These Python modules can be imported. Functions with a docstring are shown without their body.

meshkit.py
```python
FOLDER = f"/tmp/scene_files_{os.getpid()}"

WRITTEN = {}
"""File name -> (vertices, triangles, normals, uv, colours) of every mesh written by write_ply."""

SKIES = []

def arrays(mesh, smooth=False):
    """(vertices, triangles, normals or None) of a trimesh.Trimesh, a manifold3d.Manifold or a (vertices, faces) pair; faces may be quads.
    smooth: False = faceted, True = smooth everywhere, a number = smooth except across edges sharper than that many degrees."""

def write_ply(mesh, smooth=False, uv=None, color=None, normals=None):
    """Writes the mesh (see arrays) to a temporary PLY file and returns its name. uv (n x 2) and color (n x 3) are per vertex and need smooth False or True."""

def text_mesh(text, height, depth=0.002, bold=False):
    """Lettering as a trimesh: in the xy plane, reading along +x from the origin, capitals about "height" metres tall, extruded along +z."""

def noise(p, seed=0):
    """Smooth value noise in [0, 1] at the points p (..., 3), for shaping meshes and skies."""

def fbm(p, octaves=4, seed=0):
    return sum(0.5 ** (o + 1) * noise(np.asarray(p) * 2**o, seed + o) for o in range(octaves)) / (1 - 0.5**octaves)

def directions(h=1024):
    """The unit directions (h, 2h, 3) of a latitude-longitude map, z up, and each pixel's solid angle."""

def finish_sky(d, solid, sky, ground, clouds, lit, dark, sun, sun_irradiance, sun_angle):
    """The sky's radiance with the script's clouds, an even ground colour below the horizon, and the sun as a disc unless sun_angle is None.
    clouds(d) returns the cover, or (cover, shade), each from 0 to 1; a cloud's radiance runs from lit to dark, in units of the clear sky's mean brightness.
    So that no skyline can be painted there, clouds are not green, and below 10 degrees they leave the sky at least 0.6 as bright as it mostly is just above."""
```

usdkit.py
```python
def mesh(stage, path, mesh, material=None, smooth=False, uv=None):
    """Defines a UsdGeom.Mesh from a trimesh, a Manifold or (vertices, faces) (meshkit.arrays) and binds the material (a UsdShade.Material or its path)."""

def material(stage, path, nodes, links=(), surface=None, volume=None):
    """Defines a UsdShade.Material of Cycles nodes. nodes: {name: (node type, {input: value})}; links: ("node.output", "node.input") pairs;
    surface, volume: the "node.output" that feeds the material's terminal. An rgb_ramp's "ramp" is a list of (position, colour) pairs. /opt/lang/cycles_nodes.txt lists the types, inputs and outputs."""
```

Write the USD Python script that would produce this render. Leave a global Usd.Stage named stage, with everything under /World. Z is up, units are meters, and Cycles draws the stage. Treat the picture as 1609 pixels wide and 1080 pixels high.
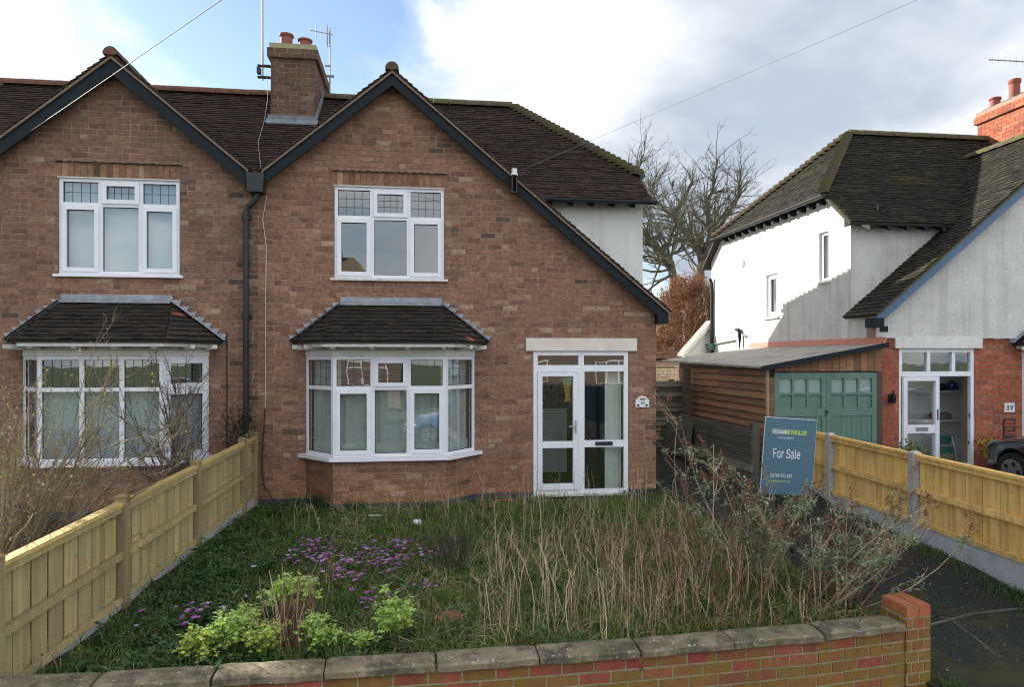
import math, random
import numpy as np, trimesh, usdkit, meshkit
from shapely.geometry import Polygon, box as sbox, LineString
from shapely.ops import unary_union
from shapely import affinity
from pxr import Usd, UsdGeom, UsdLux, UsdShade, Sdf, Gf, Vt

stage = Usd.Stage.CreateInMemory()
UsdGeom.SetStageUpAxis(stage, 'Z'); UsdGeom.SetStageMetersPerUnit(stage, 1.0)
UsdGeom.Xform.Define(stage, '/World')
TN = Sdf.ValueTypeNames

# ------------------------------------------------------------------ camera, sky, sun, exposure
YAW = math.radians(7.4837)
CAM = np.array([0.0, 0.0, 2.23])
EXPOSURE = 1.8
SUN_TH, SUN_EL = math.radians(41.0), math.radians(24.4)      # towards -X, turned to +Y
SUN_I, SKY_S = 0.8, 0.06
CLOUD = (6.1, 6.1, 6.05)
GAPS = [(-9.0, 26.0, .34, -.40), (-19.0, 29.0, .26, -.26), (-37.0, 17.0, .40, .25), (13.0, 24.0, .34, .26), (32.0, 22.0, .30, .22), (40.0, 15.0, .24, .06)]
GREYS = [(25.0, 12.0, .28, .26), (36.0, 19.0, .42, .17), (14.0, 13.0, .25, .08), (5.0, 26.0, .34, -.18), (-36.0, 20.0, .5, -.28)]
sun_dir = np.array([-math.cos(SUN_TH) * math.cos(SUN_EL), math.sin(SUN_TH) * math.cos(SUN_EL), math.sin(SUN_EL)])

cam = UsdGeom.Camera.Define(stage, '/World/camera')
S_, C_ = math.sin(YAW), math.cos(YAW)
cam.AddTransformOp().Set(Gf.Matrix4d(C_, -S_, 0, 0, 0, 0, 1, 0, -S_, -C_, 0, 0, *map(float, CAM), 1))
cam.CreateHorizontalApertureAttr(36.0); cam.CreateVerticalApertureAttr(36.0 * 688 / 1024)
cam.CreateFocalLengthAttr(1100 / 1609 * 36); cam.CreateVerticalApertureOffsetAttr(22 / 1609 * 36)
cam.CreateFStopAttr(0.0); cam.CreateClippingRangeAttr(Gf.Vec2f(0.05, 5000)); cam.CreateExposureAttr(EXPOSURE)

def M(name, nodes, links=(), surface=None, volume=None):
    return usdkit.material(stage, '/World/Looks/' + name, nodes, links, surface, volume)

sky_nodes = {
    'tc': ('texture_coordinate', {}),
    'sky': ('sky_texture', {'sky_type': 'single_scattering', 'sun_disc': False, 'sun_elevation': SUN_EL,
                            'sun_rotation': math.atan2(sun_dir[0], sun_dir[1]), 'altitude': 60.0, 'air_density': 1.0, 'aerosol_density': 0.25, 'ozone_density': 1.0}),
    'sep': ('separate_xyz', {}), 'zz': ('math', {'math_type': 'maximum', 'value2': 0.0}), 'zz2': ('math', {'math_type': 'add', 'value2': 0.30}),
    'dx': ('math', {'math_type': 'divide'}), 'dy': ('math', {'math_type': 'divide'}), 'deck': ('combine_xyz', {'z': 0.0}), # clouds lie on a flat deck overhead
    'mp': ('mapping', {'location': (3.1, 1.7, 0.3)}),
    'n1': ('noise_texture', {'scale': 2.1, 'detail': 10.0, 'roughness': 0.58, 'distortion': 0.35}),
    'n2': ('noise_texture', {'scale': 1.7, 'detail': 7.0, 'roughness': 0.52, 'distortion': 0.3}),
    'cover': ('rgb_ramp', {'ramp': [(0.0, (0, 0, 0)), (0.30, (0, 0, 0)), (0.38, (.22, .22, .22)), (0.46, (.70, .70, .70)), (0.56, (1, 1, 1)), (1, (1, 1, 1))]}),
    'shade': ('rgb_ramp', {'ramp': [(0.0, (1, 1, 1)), (0.40, (.98, .98, .98)), (0.47, (.84, .855, .88)), (0.55, (.62, .66, .72)), (0.68, (.42, .47, .56)), (1, (.33, .38, .47))]}),
    'tow': ('vector_math', {'math_type': 'dot_product', 'vector2': tuple(sun_dir)}),
    'glow': ('map_range', {'from_min': -0.2, 'from_max': 0.95, 'to_min': 1.12, 'to_max': 1.0, 'clamp': True}),
    'cb': ('mix_color', {'blend_type': 'multiply', 'fac': 1.0, 'use_clamp': False}),
    'cs': ('mix_color', {'blend_type': 'multiply', 'fac': 1.0, 'b': CLOUD, 'use_clamp': False}),
    'mix': ('mix_color', {'blend_type': 'mix', 'use_clamp': False}), 'bg': ('background_shader', {'strength': SKY_S}),
}
sky_links = [('tc.generated', 'sep.vector'), ('sep.z', 'zz.value1'), ('zz.value', 'zz2.value1'), ('sep.x', 'dx.value1'), ('zz2.value', 'dx.value2'),
             ('sep.y', 'dy.value1'), ('zz2.value', 'dy.value2'), ('dx.value', 'deck.x'), ('dy.value', 'deck.y'), ('deck.vector', 'mp.vector'),
             ('mp.vector', 'n1.vector'), ('mp.vector', 'n2.vector'),
             ('tc.generated', 'tow.vector1'), ('tow.value', 'glow.value'), ('shade.color', 'cb.a'), ('glow.result', 'cb.b'), ('cb.result', 'cs.a'),
             ('sky.color', 'mix.a'), ('cs.result', 'mix.b'), ('cover.color', 'mix.fac'), ('mix.result', 'bg.color')]
def compass(az, el): az, el = math.radians(az), math.radians(el); return (math.sin(az) * math.cos(el), math.cos(az) * math.cos(el), math.sin(el))
def banks(src, dst, spots):      # cloud banks and gaps: (azimuth from +Y to the right, elevation, radius, how much)
    cur = src
    for k, (az, el, r, w) in enumerate(spots):
        nm = dst.split('.')[0] + f'_{k}'
        sky_nodes[nm + 'd'] = ('vector_math', {'math_type': 'distance', 'vector2': compass(az, el)})
        sky_nodes[nm + 'm'] = ('map_range', {'range_type': 'smoothstep', 'from_min': 0.0, 'from_max': r, 'to_min': w, 'to_max': 0.0})
        sky_nodes[nm + 'a'] = ('math', {'math_type': 'add'})
        sky_links.extend([('tc.generated', nm + 'd.vector1'), (nm + 'd.value', nm + 'm.value'), (cur, nm + 'a.value1'), (nm + 'm.result', nm + 'a.value2')]); cur = nm + 'a.value'
    sky_links.append((cur, dst))
banks('n1.fac', 'cover.fac', GAPS)
banks('n2.fac', 'shade.fac', GREYS)
sky_mat = M('sky', sky_nodes, sky_links, 'bg.background')
dome = UsdLux.DomeLight.Define(stage, '/World/sky')
dome.GetPrim().SetCustomDataByKey('kind', 'structure')
UsdShade.MaterialBindingAPI.Apply(dome.GetPrim()).Bind(sky_mat)

sun = UsdLux.DistantLight.Define(stage, '/World/sun')
sun.CreateNormalizeAttr(True); sun.CreateIntensityAttr(SUN_I); sun.CreateAngleAttr(0.5); sun.CreateColorAttr(Gf.Vec3f(1.0, 0.93, 0.82))
z_ = sun_dir; x_ = np.cross([0, 0, 1.0], z_); x_ /= np.linalg.norm(x_); y_ = np.cross(z_, x_)
sun.AddTransformOp().Set(Gf.Matrix4d(*x_, 0, *y_, 0, *z_, 0, 0, 0, 30, 1))

# ------------------------------------------------------------------ helpers
class H:
    """where a mesh goes: a prim path and the thing's base"""
    def __init__(s, path, loc): s.path, s.loc = path, np.asarray(loc, float)

_used = {}
def numbered(parent, name):
    k = parent + '/' + name
    n = _used.get(k, -1) + 1; _used[k] = n
    return k if n == 0 else f'{k}_{n:03d}'

def custom(prim, **kw):
    for k, v in kw.items():
        if v: prim.SetCustomDataByKey(k, v)

def thing(name, label, cat, loc=(0, 0, 0), group=None):
    p = numbered('/World', name)
    x = UsdGeom.Xform.Define(stage, p); x.AddTranslateOp().Set(Gf.Vec3d(*map(float, loc)))
    custom(x.GetPrim(), label=label, category=cat, group=group)
    return H(p, loc)

class G:
    """collects triangles of one mesh, with an optional colour per vertex"""
    def __init__(s): s.v, s.f, s.t, s.n, s.tinted = [], [], [], 0, False
    def add(s, v, f, tint=None):
        v = np.asarray(v, float).reshape(-1, 3); f = np.asarray(f, int)
        if f.ndim == 2 and f.shape[1] == 4: f = np.vstack([f[:, [0, 1, 2]], f[:, [0, 2, 3]]])
        s.v.append(v); s.f.append(f + s.n); s.n += len(v)
        if tint is not None: s.tinted = True
        t = np.ones((len(v), 3)) if tint is None else np.broadcast_to(np.asarray(tint, float), (len(v), 3))
        s.t.append(t); return s
    def hexa(s, p, tint=None):     # 4 bottom (ccw from above), 4 top
        return s.add(p, [[3, 2, 1, 0], [4, 5, 6, 7], [0, 1, 5, 4], [1, 2, 6, 5], [2, 3, 7, 6], [3, 0, 4, 7]], tint)
    def box(s, x0, x1, y0, y1, z0, z1, tint=None):
        return s.hexa([(x0, y0, z0), (x1, y0, z0), (x1, y1, z0), (x0, y1, z0), (x0, y0, z1), (x1, y0, z1), (x1, y1, z1), (x0, y1, z1)], tint)
    def mesh(s, m, tint=None):
        v, f, _ = meshkit.arrays(m); return s.add(v, f, tint)
    def tube(s, pts, r, sides=6, tint=None, cap=True):
        p = np.asarray(pts, float); n = len(p); r = np.broadcast_to(r, (n,))
        d = np.gradient(p, axis=0) if n > 2 else np.repeat((p[-1] - p[0])[None], n, 0)
        d = d / (np.linalg.norm(d, axis=1, keepdims=True) + 1e-12)
        ref = np.array([0, 0, 1.0]) if abs(d[:, 2]).mean() < .8 else np.array([1.0, 0, 0])
        a = np.cross(d, ref); a /= np.linalg.norm(a, axis=1, keepdims=True) + 1e-12; b = np.cross(d, a)
        th = np.arange(sides) * 2 * np.pi / sides
        v = p[:, None] + r[:, None, None] * (np.cos(th)[None, :, None] * a[:, None] + np.sin(th)[None, :, None] * b[:, None])
        i, j = np.meshgrid(np.arange(n - 1), np.arange(sides), indexing='ij')
        q = np.stack([i * sides + j, i * sides + (j + 1) % sides, (i + 1) * sides + (j + 1) % sides, (i + 1) * sides + j], -1).reshape(-1, 4)
        f = [np.vstack([q[:, [0, 1, 2]], q[:, [0, 2, 3]]])]
        if cap and sides > 3:
            k = np.arange(1, sides - 1)
            f.append(np.stack([k * 0, k + 1, k], 1)); o = (n - 1) * sides
            f.append(np.stack([k * 0 + o, o + k, o + k + 1], 1))
        return s.add(v.reshape(-1, 3), np.vstack(f), tint)
    def prism(s, poly, fn, d0, d1, tint=None):
        """shapely polygon in (a,b) between depths d0<d1; fn(a,b,d)->xyz arrays"""
        for g in (getattr(poly, 'geoms', [poly])):
            if g.is_empty or g.geom_type != 'Polygon' or g.area < 1e-7: continue
            m = trimesh.creation.extrude_polygon(g, d1 - d0, engine='earcut')
            v = np.asarray(m.vertices); s.add(fn(v[:, 0], v[:, 1], v[:, 2] + d0), np.asarray(m.faces)[:, ::-1] if FLIP(fn) else m.faces, tint)
        return s
def FLIP(fn):
    o = fn(np.array([0., 1, 0, 0]), np.array([0., 0, 1, 0]), np.array([0., 0, 0, 1])); e = o[1:] - o[0]
    return np.dot(np.cross(e[0], e[1]), e[2]) < 0

def put(parent, name, g, mat, smooth=False, **kw):
    """one Mesh prim; parent None = top level (kw: label, category, group, kind)"""
    if parent is None: path, loc = numbered('/World', name), np.zeros(3)
    else: path, loc = numbered(parent.path, name), parent.loc
    if isinstance(g, G):
        v, f = np.vstack(g.v) - loc, np.vstack(g.f)
        if smooth is not False and not g.tinted:
            m = usdkit.mesh(stage, path, (v, f), mat, smooth=smooth)
        else:
            m = UsdGeom.Mesh.Define(stage, path)
            m.CreatePointsAttr(Vt.Vec3fArray.FromNumpy(v.astype(np.float32)))
            m.CreateFaceVertexCountsAttr(Vt.IntArray.FromNumpy(np.full(len(f), 3, np.int32)))
            m.CreateFaceVertexIndicesAttr(Vt.IntArray.FromNumpy(f.astype(np.int32).ravel()))
            m.CreateSubdivisionSchemeAttr('none')
            if smooth is not False:
                _, _, nn = meshkit.arrays((v, f), True)
                m.CreateNormalsAttr(Vt.Vec3fArray.FromNumpy(nn.astype(np.float32))); m.SetNormalsInterpolation('vertex')
            if g.tinted:
                UsdGeom.PrimvarsAPI(m).CreatePrimvar('tint', TN.Color3fArray, 'vertex').Set(Vt.Vec3fArray.FromNumpy(np.vstack(g.t).astype(np.float32)))
            UsdShade.MaterialBindingAPI.Apply(m.GetPrim()).Bind(mat)
    custom(m.GetPrim(), **kw)
    return H(path, loc)

def camscore(c, n, area):
    d = CAM - c; L = np.linalg.norm(d)
    depth = (c - CAM) @ np.array([S_, C_, 0]); r = (c - CAM) @ np.array([C_, -S_, 0])
    if depth < .5 or abs(r / depth) > .76: return 0.0
    return max(0.0, float(d @ n) / L) * area / (L * L)

def emit(parent, name, pieces, mat, limit=300, rest='brickwork', sub=None):
    """pieces: (verts, faces, tint, centre, normal, area). The `limit` that show largest become prims, the rest one stuff part."""
    sc = np.array([camscore(p[3], p[4], p[5]) for p in pieces])
    order = np.argsort(-sc, kind='stable')
    big = set(int(i) for i in order[:limit] if sc[i] > 0); R = G()
    for i, p in enumerate(pieces):
        if i in big: put(parent, name, G().add(p[0], p[1], p[2]), mat)
        else: R.add(p[0], p[1], p[2])
    if R.n: put(parent, rest, R, mat, kind='stuff')

class Plane:
    """a vertical wall plane: s runs to the right as seen from outside, d is outwards"""
    def __init__(s, p0, p1):
        s.o = np.array([*p0, 0.0]); t = np.array([p1[0] - p0[0], p1[1] - p0[1], 0.0]); s.L = np.linalg.norm(t); s.t = t / s.L
        s.n = np.array([s.t[1], -s.t[0], 0.0])
    def __call__(s, a, z, d):
        a, z, d = np.broadcast_arrays(*map(lambda q: np.asarray(q, float), (a, z, d)))
        return s.o + a[..., None] * s.t + d[..., None] * s.n + z[..., None] * np.array([0, 0, 1.0])
    def box(s, g, a0, a1, z0, z1, d0, d1, tint=None):
        c = [(a0, z0, d1), (a1, z0, d1), (a1, z0, d0), (a0, z0, d0), (a0, z1, d1), (a1, z1, d1), (a1, z1, d0), (a0, z1, d0)]
        return g.hexa([s(*q) for q in c], tint)

def brickwork(poly, P, rng, tone, course=.089, length=.237, joint=.0115, z0=0.0, proud=.006, back=-.02, stretch=True, mix=0.0, wob=.0015):
    """real bricks in a region (s,z) of the plane P"""
    out = []; minx, minz, maxx, maxz = poly.bounds
    prep = poly.buffer(-1e-4); k0 = int(math.floor((minz - z0) / course)); k1 = int(math.ceil((maxz - z0) / course))
    import shapely
    shapely.prepare(prep)
    for k in range(k0, k1):
        za, zb = z0 + k * course + joint / 2, z0 + (k + 1) * course - joint / 2
        a = minx - length + (k % 2) * length / 2 + rng.uniform(-.012, .012)
        while a < maxx:
            L = length / 2 if rng.random() < mix else length
            r = sbox(a + joint / 2, za, a + L - joint / 2, zb); a += L
            if prep.contains(r): q = r; full = True
            elif prep.intersects(r):
                q = prep.intersection(r); full = False
                if q.geom_type != 'Polygon':
                    gs = [x for x in getattr(q, 'geoms', []) if x.geom_type == 'Polygon']
                    if not gs: continue
                    q = max(gs, key=lambda x: x.area)
                if q.area < .0012: continue
            else: continue
            c = P(q.centroid.x, q.centroid.y, 0); t = tone(c, rng); dd = proud + rng.uniform(-wob, wob)
            if full:
                x0, y0, x1, y1 = q.bounds
                v = [P(x0, y0, dd), P(x1, y0, dd), P(x1, y1, dd), P(x0, y1, dd), P(x0, y0, back), P(x1, y0, back), P(x1, y1, back), P(x0, y1, back)]
                f = [[0, 1, 2], [0, 2, 3], [4, 5, 1], [4, 1, 0], [5, 6, 2], [5, 2, 1], [6, 7, 3], [6, 3, 2], [7, 4, 0], [7, 0, 3]]
            else:
                ring = np.array(q.simplify(.001).exterior.coords)[:-1]; n = len(ring)
                if Polygon(ring).exterior.is_ccw is False: ring = ring[::-1]
                m = trimesh.creation.triangulate_polygon(Polygon(ring), engine='earcut')
                rv = np.asarray(m[0]); v = np.vstack([P(rv[:, 0], rv[:, 1], dd), P(ring[:, 0], ring[:, 1], dd), P(ring[:, 0], ring[:, 1], back)])
                i = np.arange(n); j = (i + 1) % n; b = len(rv)
                f = np.vstack([np.asarray(m[1]), np.stack([b + n + i, b + n + j, b + j], 1), np.stack([b + n + i, b + j, b + i], 1)])
            out.append((v, f, t, c, P.n, q.area))
    return out

def tiles(poly, O, U, V, rng, tone, gauge=.1, width=.165, thick=.014, lift=.03, jit=.004, big=1.0):
    """plain roof tiles on a slope; poly in (u,v), u along the eave, v up the slope"""
    import shapely
    N = np.cross(U, V); out = []; minx, minv, maxx, maxv = poly.bounds
    prep = poly.buffer(-1e-4); shapely.prepare(prep)
    for k in range(int((maxv - minv) / gauge) + 1):
        v0 = minv + k * gauge; vl = gauge * 1.55
        a = minx - width + (k % 2) * width / 2; sag = rng.uniform(-.003, .003)
        while a < maxx:
            w = width; r = sbox(a + .002, v0, a + w - .002, v0 + vl); a += w
            if not prep.intersects(r): continue
            q = r if prep.contains(r) else prep.intersection(r)
            if q.geom_type != 'Polygon':
                gs = [x for x in getattr(q, 'geoms', []) if x.geom_type == 'Polygon']
                if not gs: continue
                q = max(gs, key=lambda x: x.area)
            if q.area < .002: continue
            ring = np.array(q.convex_hull.exterior.coords)[:-1]
            if not Polygon(ring).exterior.is_ccw: ring = ring[::-1]
            l0 = lift + sag + rng.normal(0, jit * .5); tw = rng.normal(0, jit); dv = rng.normal(0, .004)
            fv = (ring[:, 1] - v0) / vl; fu = (ring[:, 0] - a + w / 2) / w
            h = l0 * (1 - fv) + .004 * fv + tw * fu * (1 - fv)
            top = O + ring[:, :1] * U + (ring[:, 1:] + dv) * V + h[:, None] * N
            bot = top - thick * N
            n = len(ring); i = np.arange(n); j = (i + 1) % n
            kk = np.arange(1, n - 1); f = np.vstack([np.stack([kk * 0, kk, kk + 1], 1), np.stack([n + i, n + j, j], 1), np.stack([n + i, j, i], 1)])
            c = top.mean(0); t = tone(c, rng)
            # what shows is the gauge and the front edge
            nn = N * .8 - V * .2; out.append((np.vstack([top, bot]), f, t, c, nn, min(q.area, gauge * w)))
    return out

def half_round(g, a, b, r, tint=None, n=8, t=.0, up=np.array([0, 0, 1.0]), ends=True):
    """half cylinder tile from a to b"""
    a, b = np.asarray(a, float), np.asarray(b, float); d = (b - a) / np.linalg.norm(b - a)
    sd = np.cross(d, up); sd /= np.linalg.norm(sd); u2 = np.cross(sd, d)
    th = np.linspace(-.15, np.pi + .15, n); ring = np.cos(th)[:, None] * sd + np.sin(th)[:, None] * u2
    v = np.vstack([a + r * ring, b + (r - t) * ring, [a - .02 * u2], [b - .02 * u2]]); i = np.arange(n - 1)
    f = np.vstack([np.stack([i, i + 1, n + i + 1], 1), np.stack([i, n + i + 1, n + i], 1), np.stack([i * 0 + 2 * n, i + 1, i], 1), np.stack([i * 0 + 2 * n + 1, n + i, n + i + 1], 1)])
    return g.add(v, f, tint)
# ------------------------------------------------------------------ materials
def surf(name, c0, c1, scale=8.0, rough=.7, bump=0.0, bscale=60.0, tint=False, stain=None, spots=None, stretch=(1, 1, 1), detail=5.0, spec=.5, wave=None, metallic=0.0, sheen=None, bdist=.01, rand=0.0, trans=0.0, streak=None):
    """two-tone noise colour, optional vertex tint, stains (colour, scale, lo, hi), spots (colour, scale, lo, hi) and bump"""
    n = {'geo': ('geometry', {}), 'mp': ('mapping', {'scale': stretch}), 'n': ('noise_texture', {'scale': scale, 'detail': detail, 'roughness': .6}),
         'r': ('rgb_ramp', {'ramp': [(0, c0), (.32, c0), (.68, c1), (1, c1)]}), 'p': ('principled_bsdf', {'roughness': rough, 'specular_ior_level': spec, 'metallic': metallic})}
    l = [('geo.position', 'mp.vector'), ('mp.vector', 'n.vector'), ('n.fac', 'r.fac')]; cur = 'r.color'
    if tint:
        n['at'] = ('attribute', {'attribute': 'tint'}); n['mt'] = ('mix_color', {'blend_type': 'multiply', 'fac': 1.0})
        l += [(cur, 'mt.a'), ('at.color', 'mt.b')]; cur = 'mt.result'
    for k, S in enumerate([x for x in ((stain or []) if isinstance(stain, list) else [stain]) + [spots] if x]):
        col, sc, lo, hi = S[:4]
        n[f's{k}'] = ('noise_texture', {'scale': sc, 'detail': 6.0, 'roughness': .65}); n[f'm{k}'] = ('map_range', {'from_min': lo, 'from_max': hi, 'clamp': True, 'to_max': S[4] if len(S) > 4 else 1.0})
        n[f'x{k}'] = ('mix_color', {'blend_type': 'mix', 'b': col})
        l += [('geo.position', f's{k}.vector'), (f's{k}.fac', f'm{k}.value'), (f'm{k}.result', f'x{k}.fac'), (cur, f'x{k}.a')]; cur = f'x{k}.result'
    if streak:          # (colour, across, lo, hi, amount): runs of dirt down a wall
        col, sc, lo, hi, am = streak
        n['ms'] = ('mapping', {'scale': (sc, sc, sc * .06)}); n['ns'] = ('noise_texture', {'scale': 1.0, 'detail': 5.0, 'roughness': .6}); n['rs'] = ('map_range', {'from_min': lo, 'from_max': hi, 'clamp': True, 'to_max': am}); n['xs'] = ('mix_color', {'blend_type': 'mix', 'b': col})
        l += [('geo.position', 'ms.vector'), ('ms.vector', 'ns.vector'), ('ns.fac', 'rs.value'), ('rs.result', 'xs.fac'), (cur, 'xs.a')]; cur = 'xs.result'
    if rand:
        n['oi'] = ('object_info', {}); n['mr'] = ('map_range', {'to_min': 1 - rand, 'to_max': 1 + rand}); n['hs'] = ('hsv', {})
        l += [('oi.random', 'mr.value'), ('mr.result', 'hs.value'), (cur, 'hs.color')]; cur = 'hs.color'
    l.append((cur, 'p.base_color'))
    if bump:
        n['bn'] = ('noise_texture', {'scale': bscale, 'detail': 6.0, 'roughness': .65}); n['b'] = ('bump', {'strength': bump, 'distance': bdist})
        l += [('mp.vector', 'bn.vector'), ('bn.fac', 'b.height'), ('b.normal', 'p.normal')]
    out = 'p.BSDF'
    if trans:
        n['tl'] = ('translucent_bsdf', {}); n['mc'] = ('mix_closure', {'fac': trans}); l += [(cur, 'tl.color'), ('p.BSDF', 'mc.closure1'), ('tl.BSDF', 'mc.closure2')]; out = 'mc.closure'
    return M(name, n, l, out)

W1 = (1, 1, 1)
m_brick = surf('brick', (.72, .72, .72), (1.36, 1.33, 1.30), 19, .85, .5, 120, tint=True, stain=[((.15, .12, .085), 1.1, .56, .78, .45), ((.36, .27, .21), 11.0, .60, .74, .55), ((.12, .085, .065), 15.0, .63, .76, .6)], spec=.25)
m_mortar = surf('mortar', (.19, .112, .084), (.40, .275, .215), 5, .9, .4, 150, stain=[((.13, .095, .07), 1.3, .50, .66, .85)], spec=.2)
m_mortar_old = surf('mortar_mossy', (.26, .24, .12), (.38, .36, .24), 14, .9, .4, 150, spec=.2)
m_redmortar = surf('mortar_red', (.26, .19, .15), (.33, .26, .21), 14, .9, .4, 150, spec=.2)
m_plinth = surf('blue_brick', (.7, .7, .7), (1.1, 1.1, 1.1), 20, .6, .3, 90, tint=True)
m_wallbrick = surf('garden_brick', (.82, .82, .82), (1.12, 1.12, 1.12), 16, .85, .5, 110, tint=True, stain=[((.20, .155, .022), 5.0, .46, .62, .72), ((.10, .09, .04), 9.0, .58, .8, .5)], spec=.25)
m_tile = surf('roof_tile', (.7, .7, .7), (1.15, 1.12, 1.1), 18, .9, .5, 120, tint=True, stain=[((.055, .062, .02), 1.7, .60, .76, .8)], spots=((.30, .30, .27), 16.0, .70, .76, .8), spec=.2)
m_tile_moss = surf('roof_tile_mossy', (.7, .7, .7), (1.15, 1.12, 1.1), 18, .9, .6, 100, tint=True, stain=[((.085, .075, .022), 1.4, .54, .72, .75)], spots=((.22, .21, .15), 12.0, .66, .76, .6), spec=.2)
m_baytile = surf('bay_tile', (.7, .7, .7), (1.15, 1.12, 1.1), 18, .9, .5, 120, tint=True, stain=[((.030, .032, .020), 2.5, .5, .74, .6)], spots=((.36, .36, .34), 15.0, .66, .70, .85), spec=.2)
m_moss_ridge = surf('mossy_ridge', (.07, .055, .04), (.12, .09, .07), 14, .9, .5, 90, stain=[((.085, .095, .025), 1.6, .44, .62, .85)], spec=.2)
m_ridge = surf('ridge_tile', (.10, .046, .034), (.16, .085, .06), 9, .85, .4, 90, stain=[((.06, .065, .025), 2.0, .52, .70, .85)], spec=.2)
m_felt = surf('roof_underlay', (.03, .028, .026), (.05, .045, .04), 9, .95)
m_verge = surf('verge_mortar', (.15, .105, .08), (.25, .18, .135), 20, .9, .6, 70)
m_black = surf('black_paint', (.005, .010, .014), (.009, .016, .022), 6, .6, .15, 40, spec=.22)
m_iron = surf('black_iron', (.005, .009, .011), (.010, .015, .018), 9, .42, .1, 60)
m_blue = surf('blue_paint', (.055, .11, .19), (.075, .14, .23), 6, .45, .15, 40)
m_upvc = surf('white_frame', (.72, .735, .79), (.79, .80, .84), 4, .32, .02, 30, spec=.5, stain=[((.42, .42, .38), 9.0, .62, .80, .6)])
m_paintwhite = surf('white_paint', (.60, .585, .56), (.74, .72, .70), 9, .6, .25, 50, stain=[((.38, .34, .28), 4.0, .60, .78, .6)])
m_sill = surf('weathered_sill', (.55, .53, .49), (.72, .70, .67), 12, .6, .3, 60, stain=[((.20, .19, .15), 14.0, .55, .72, .8)])
m_lintel = surf('concrete_lintel', (.62, .56, .50), (.72, .66, .60), 5, .75, .2, 80, stain=[((.45, .38, .32), 3.0, .6, .8, .5)])
m_lead_dark = surf('dull_lead', (.10, .115, .13), (.17, .19, .21), 9, .6, .3, 30)
m_lead = surf('lead', (.20, .22, .25), (.32, .345, .375), 9, .55, .3, 30, stain=[((.48, .49, .50), 7.0, .58, .72, .8)])
m_came = surf('lead_came', (.05, .055, .065), (.08, .085, .095), 9, .5)
m_render = surf('white_render', (.66, .645, .625), (.74, .73, .71), 1.6, .9, .25, 70, stain=[((.40, .385, .37), .9, .56, .8, .55)], streak=((.36, .34, .31), 4.0, .54, .76, .5))
m_rough = surf('roughcast', (.64, .62, .60), (.76, .74, .72), 2.2, .95, 1.0, 70, spots=((.33, .32, .31), 42.0, .55, .66, .65), streak=((.36, .345, .32), 5.0, .50, .74, .6), stain=[((.34, .33, .32), .8, .55, .80, .55), ((.42, .40, .38), 5.0, .60, .8, .5)], bdist=.02)
m_inside = surf('inside_plaster', (.30, .29, .27), (.36, .35, .33), 2, .9)
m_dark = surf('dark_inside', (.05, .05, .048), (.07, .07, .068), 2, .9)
m_timber = surf('fence_timber', (.62, .50, .27), (.86, .72, .42), 3.0, .8, .25, 40, tint=True, stretch=(6, 6, .5), stain=[((.22, .23, .11), 1.6, .50, .72, .55), ((.20, .14, .07), 9.0, .64, .72, .75)], streak=((.26, .23, .15), 16.0, .50, .72, .6))
m_timber_r = surf('fence_timber_honey', (.70, .46, .16), (.92, .66, .27), 3.0, .78, .25, 40, tint=True, stretch=(6, 6, .5), stain=[((.20, .11, .035), 11.0, .655, .70, .85), ((.30, .22, .09), 2.2, .52, .70, .5)], streak=((.34, .25, .11), 14.0, .50, .74, .6))
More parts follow.
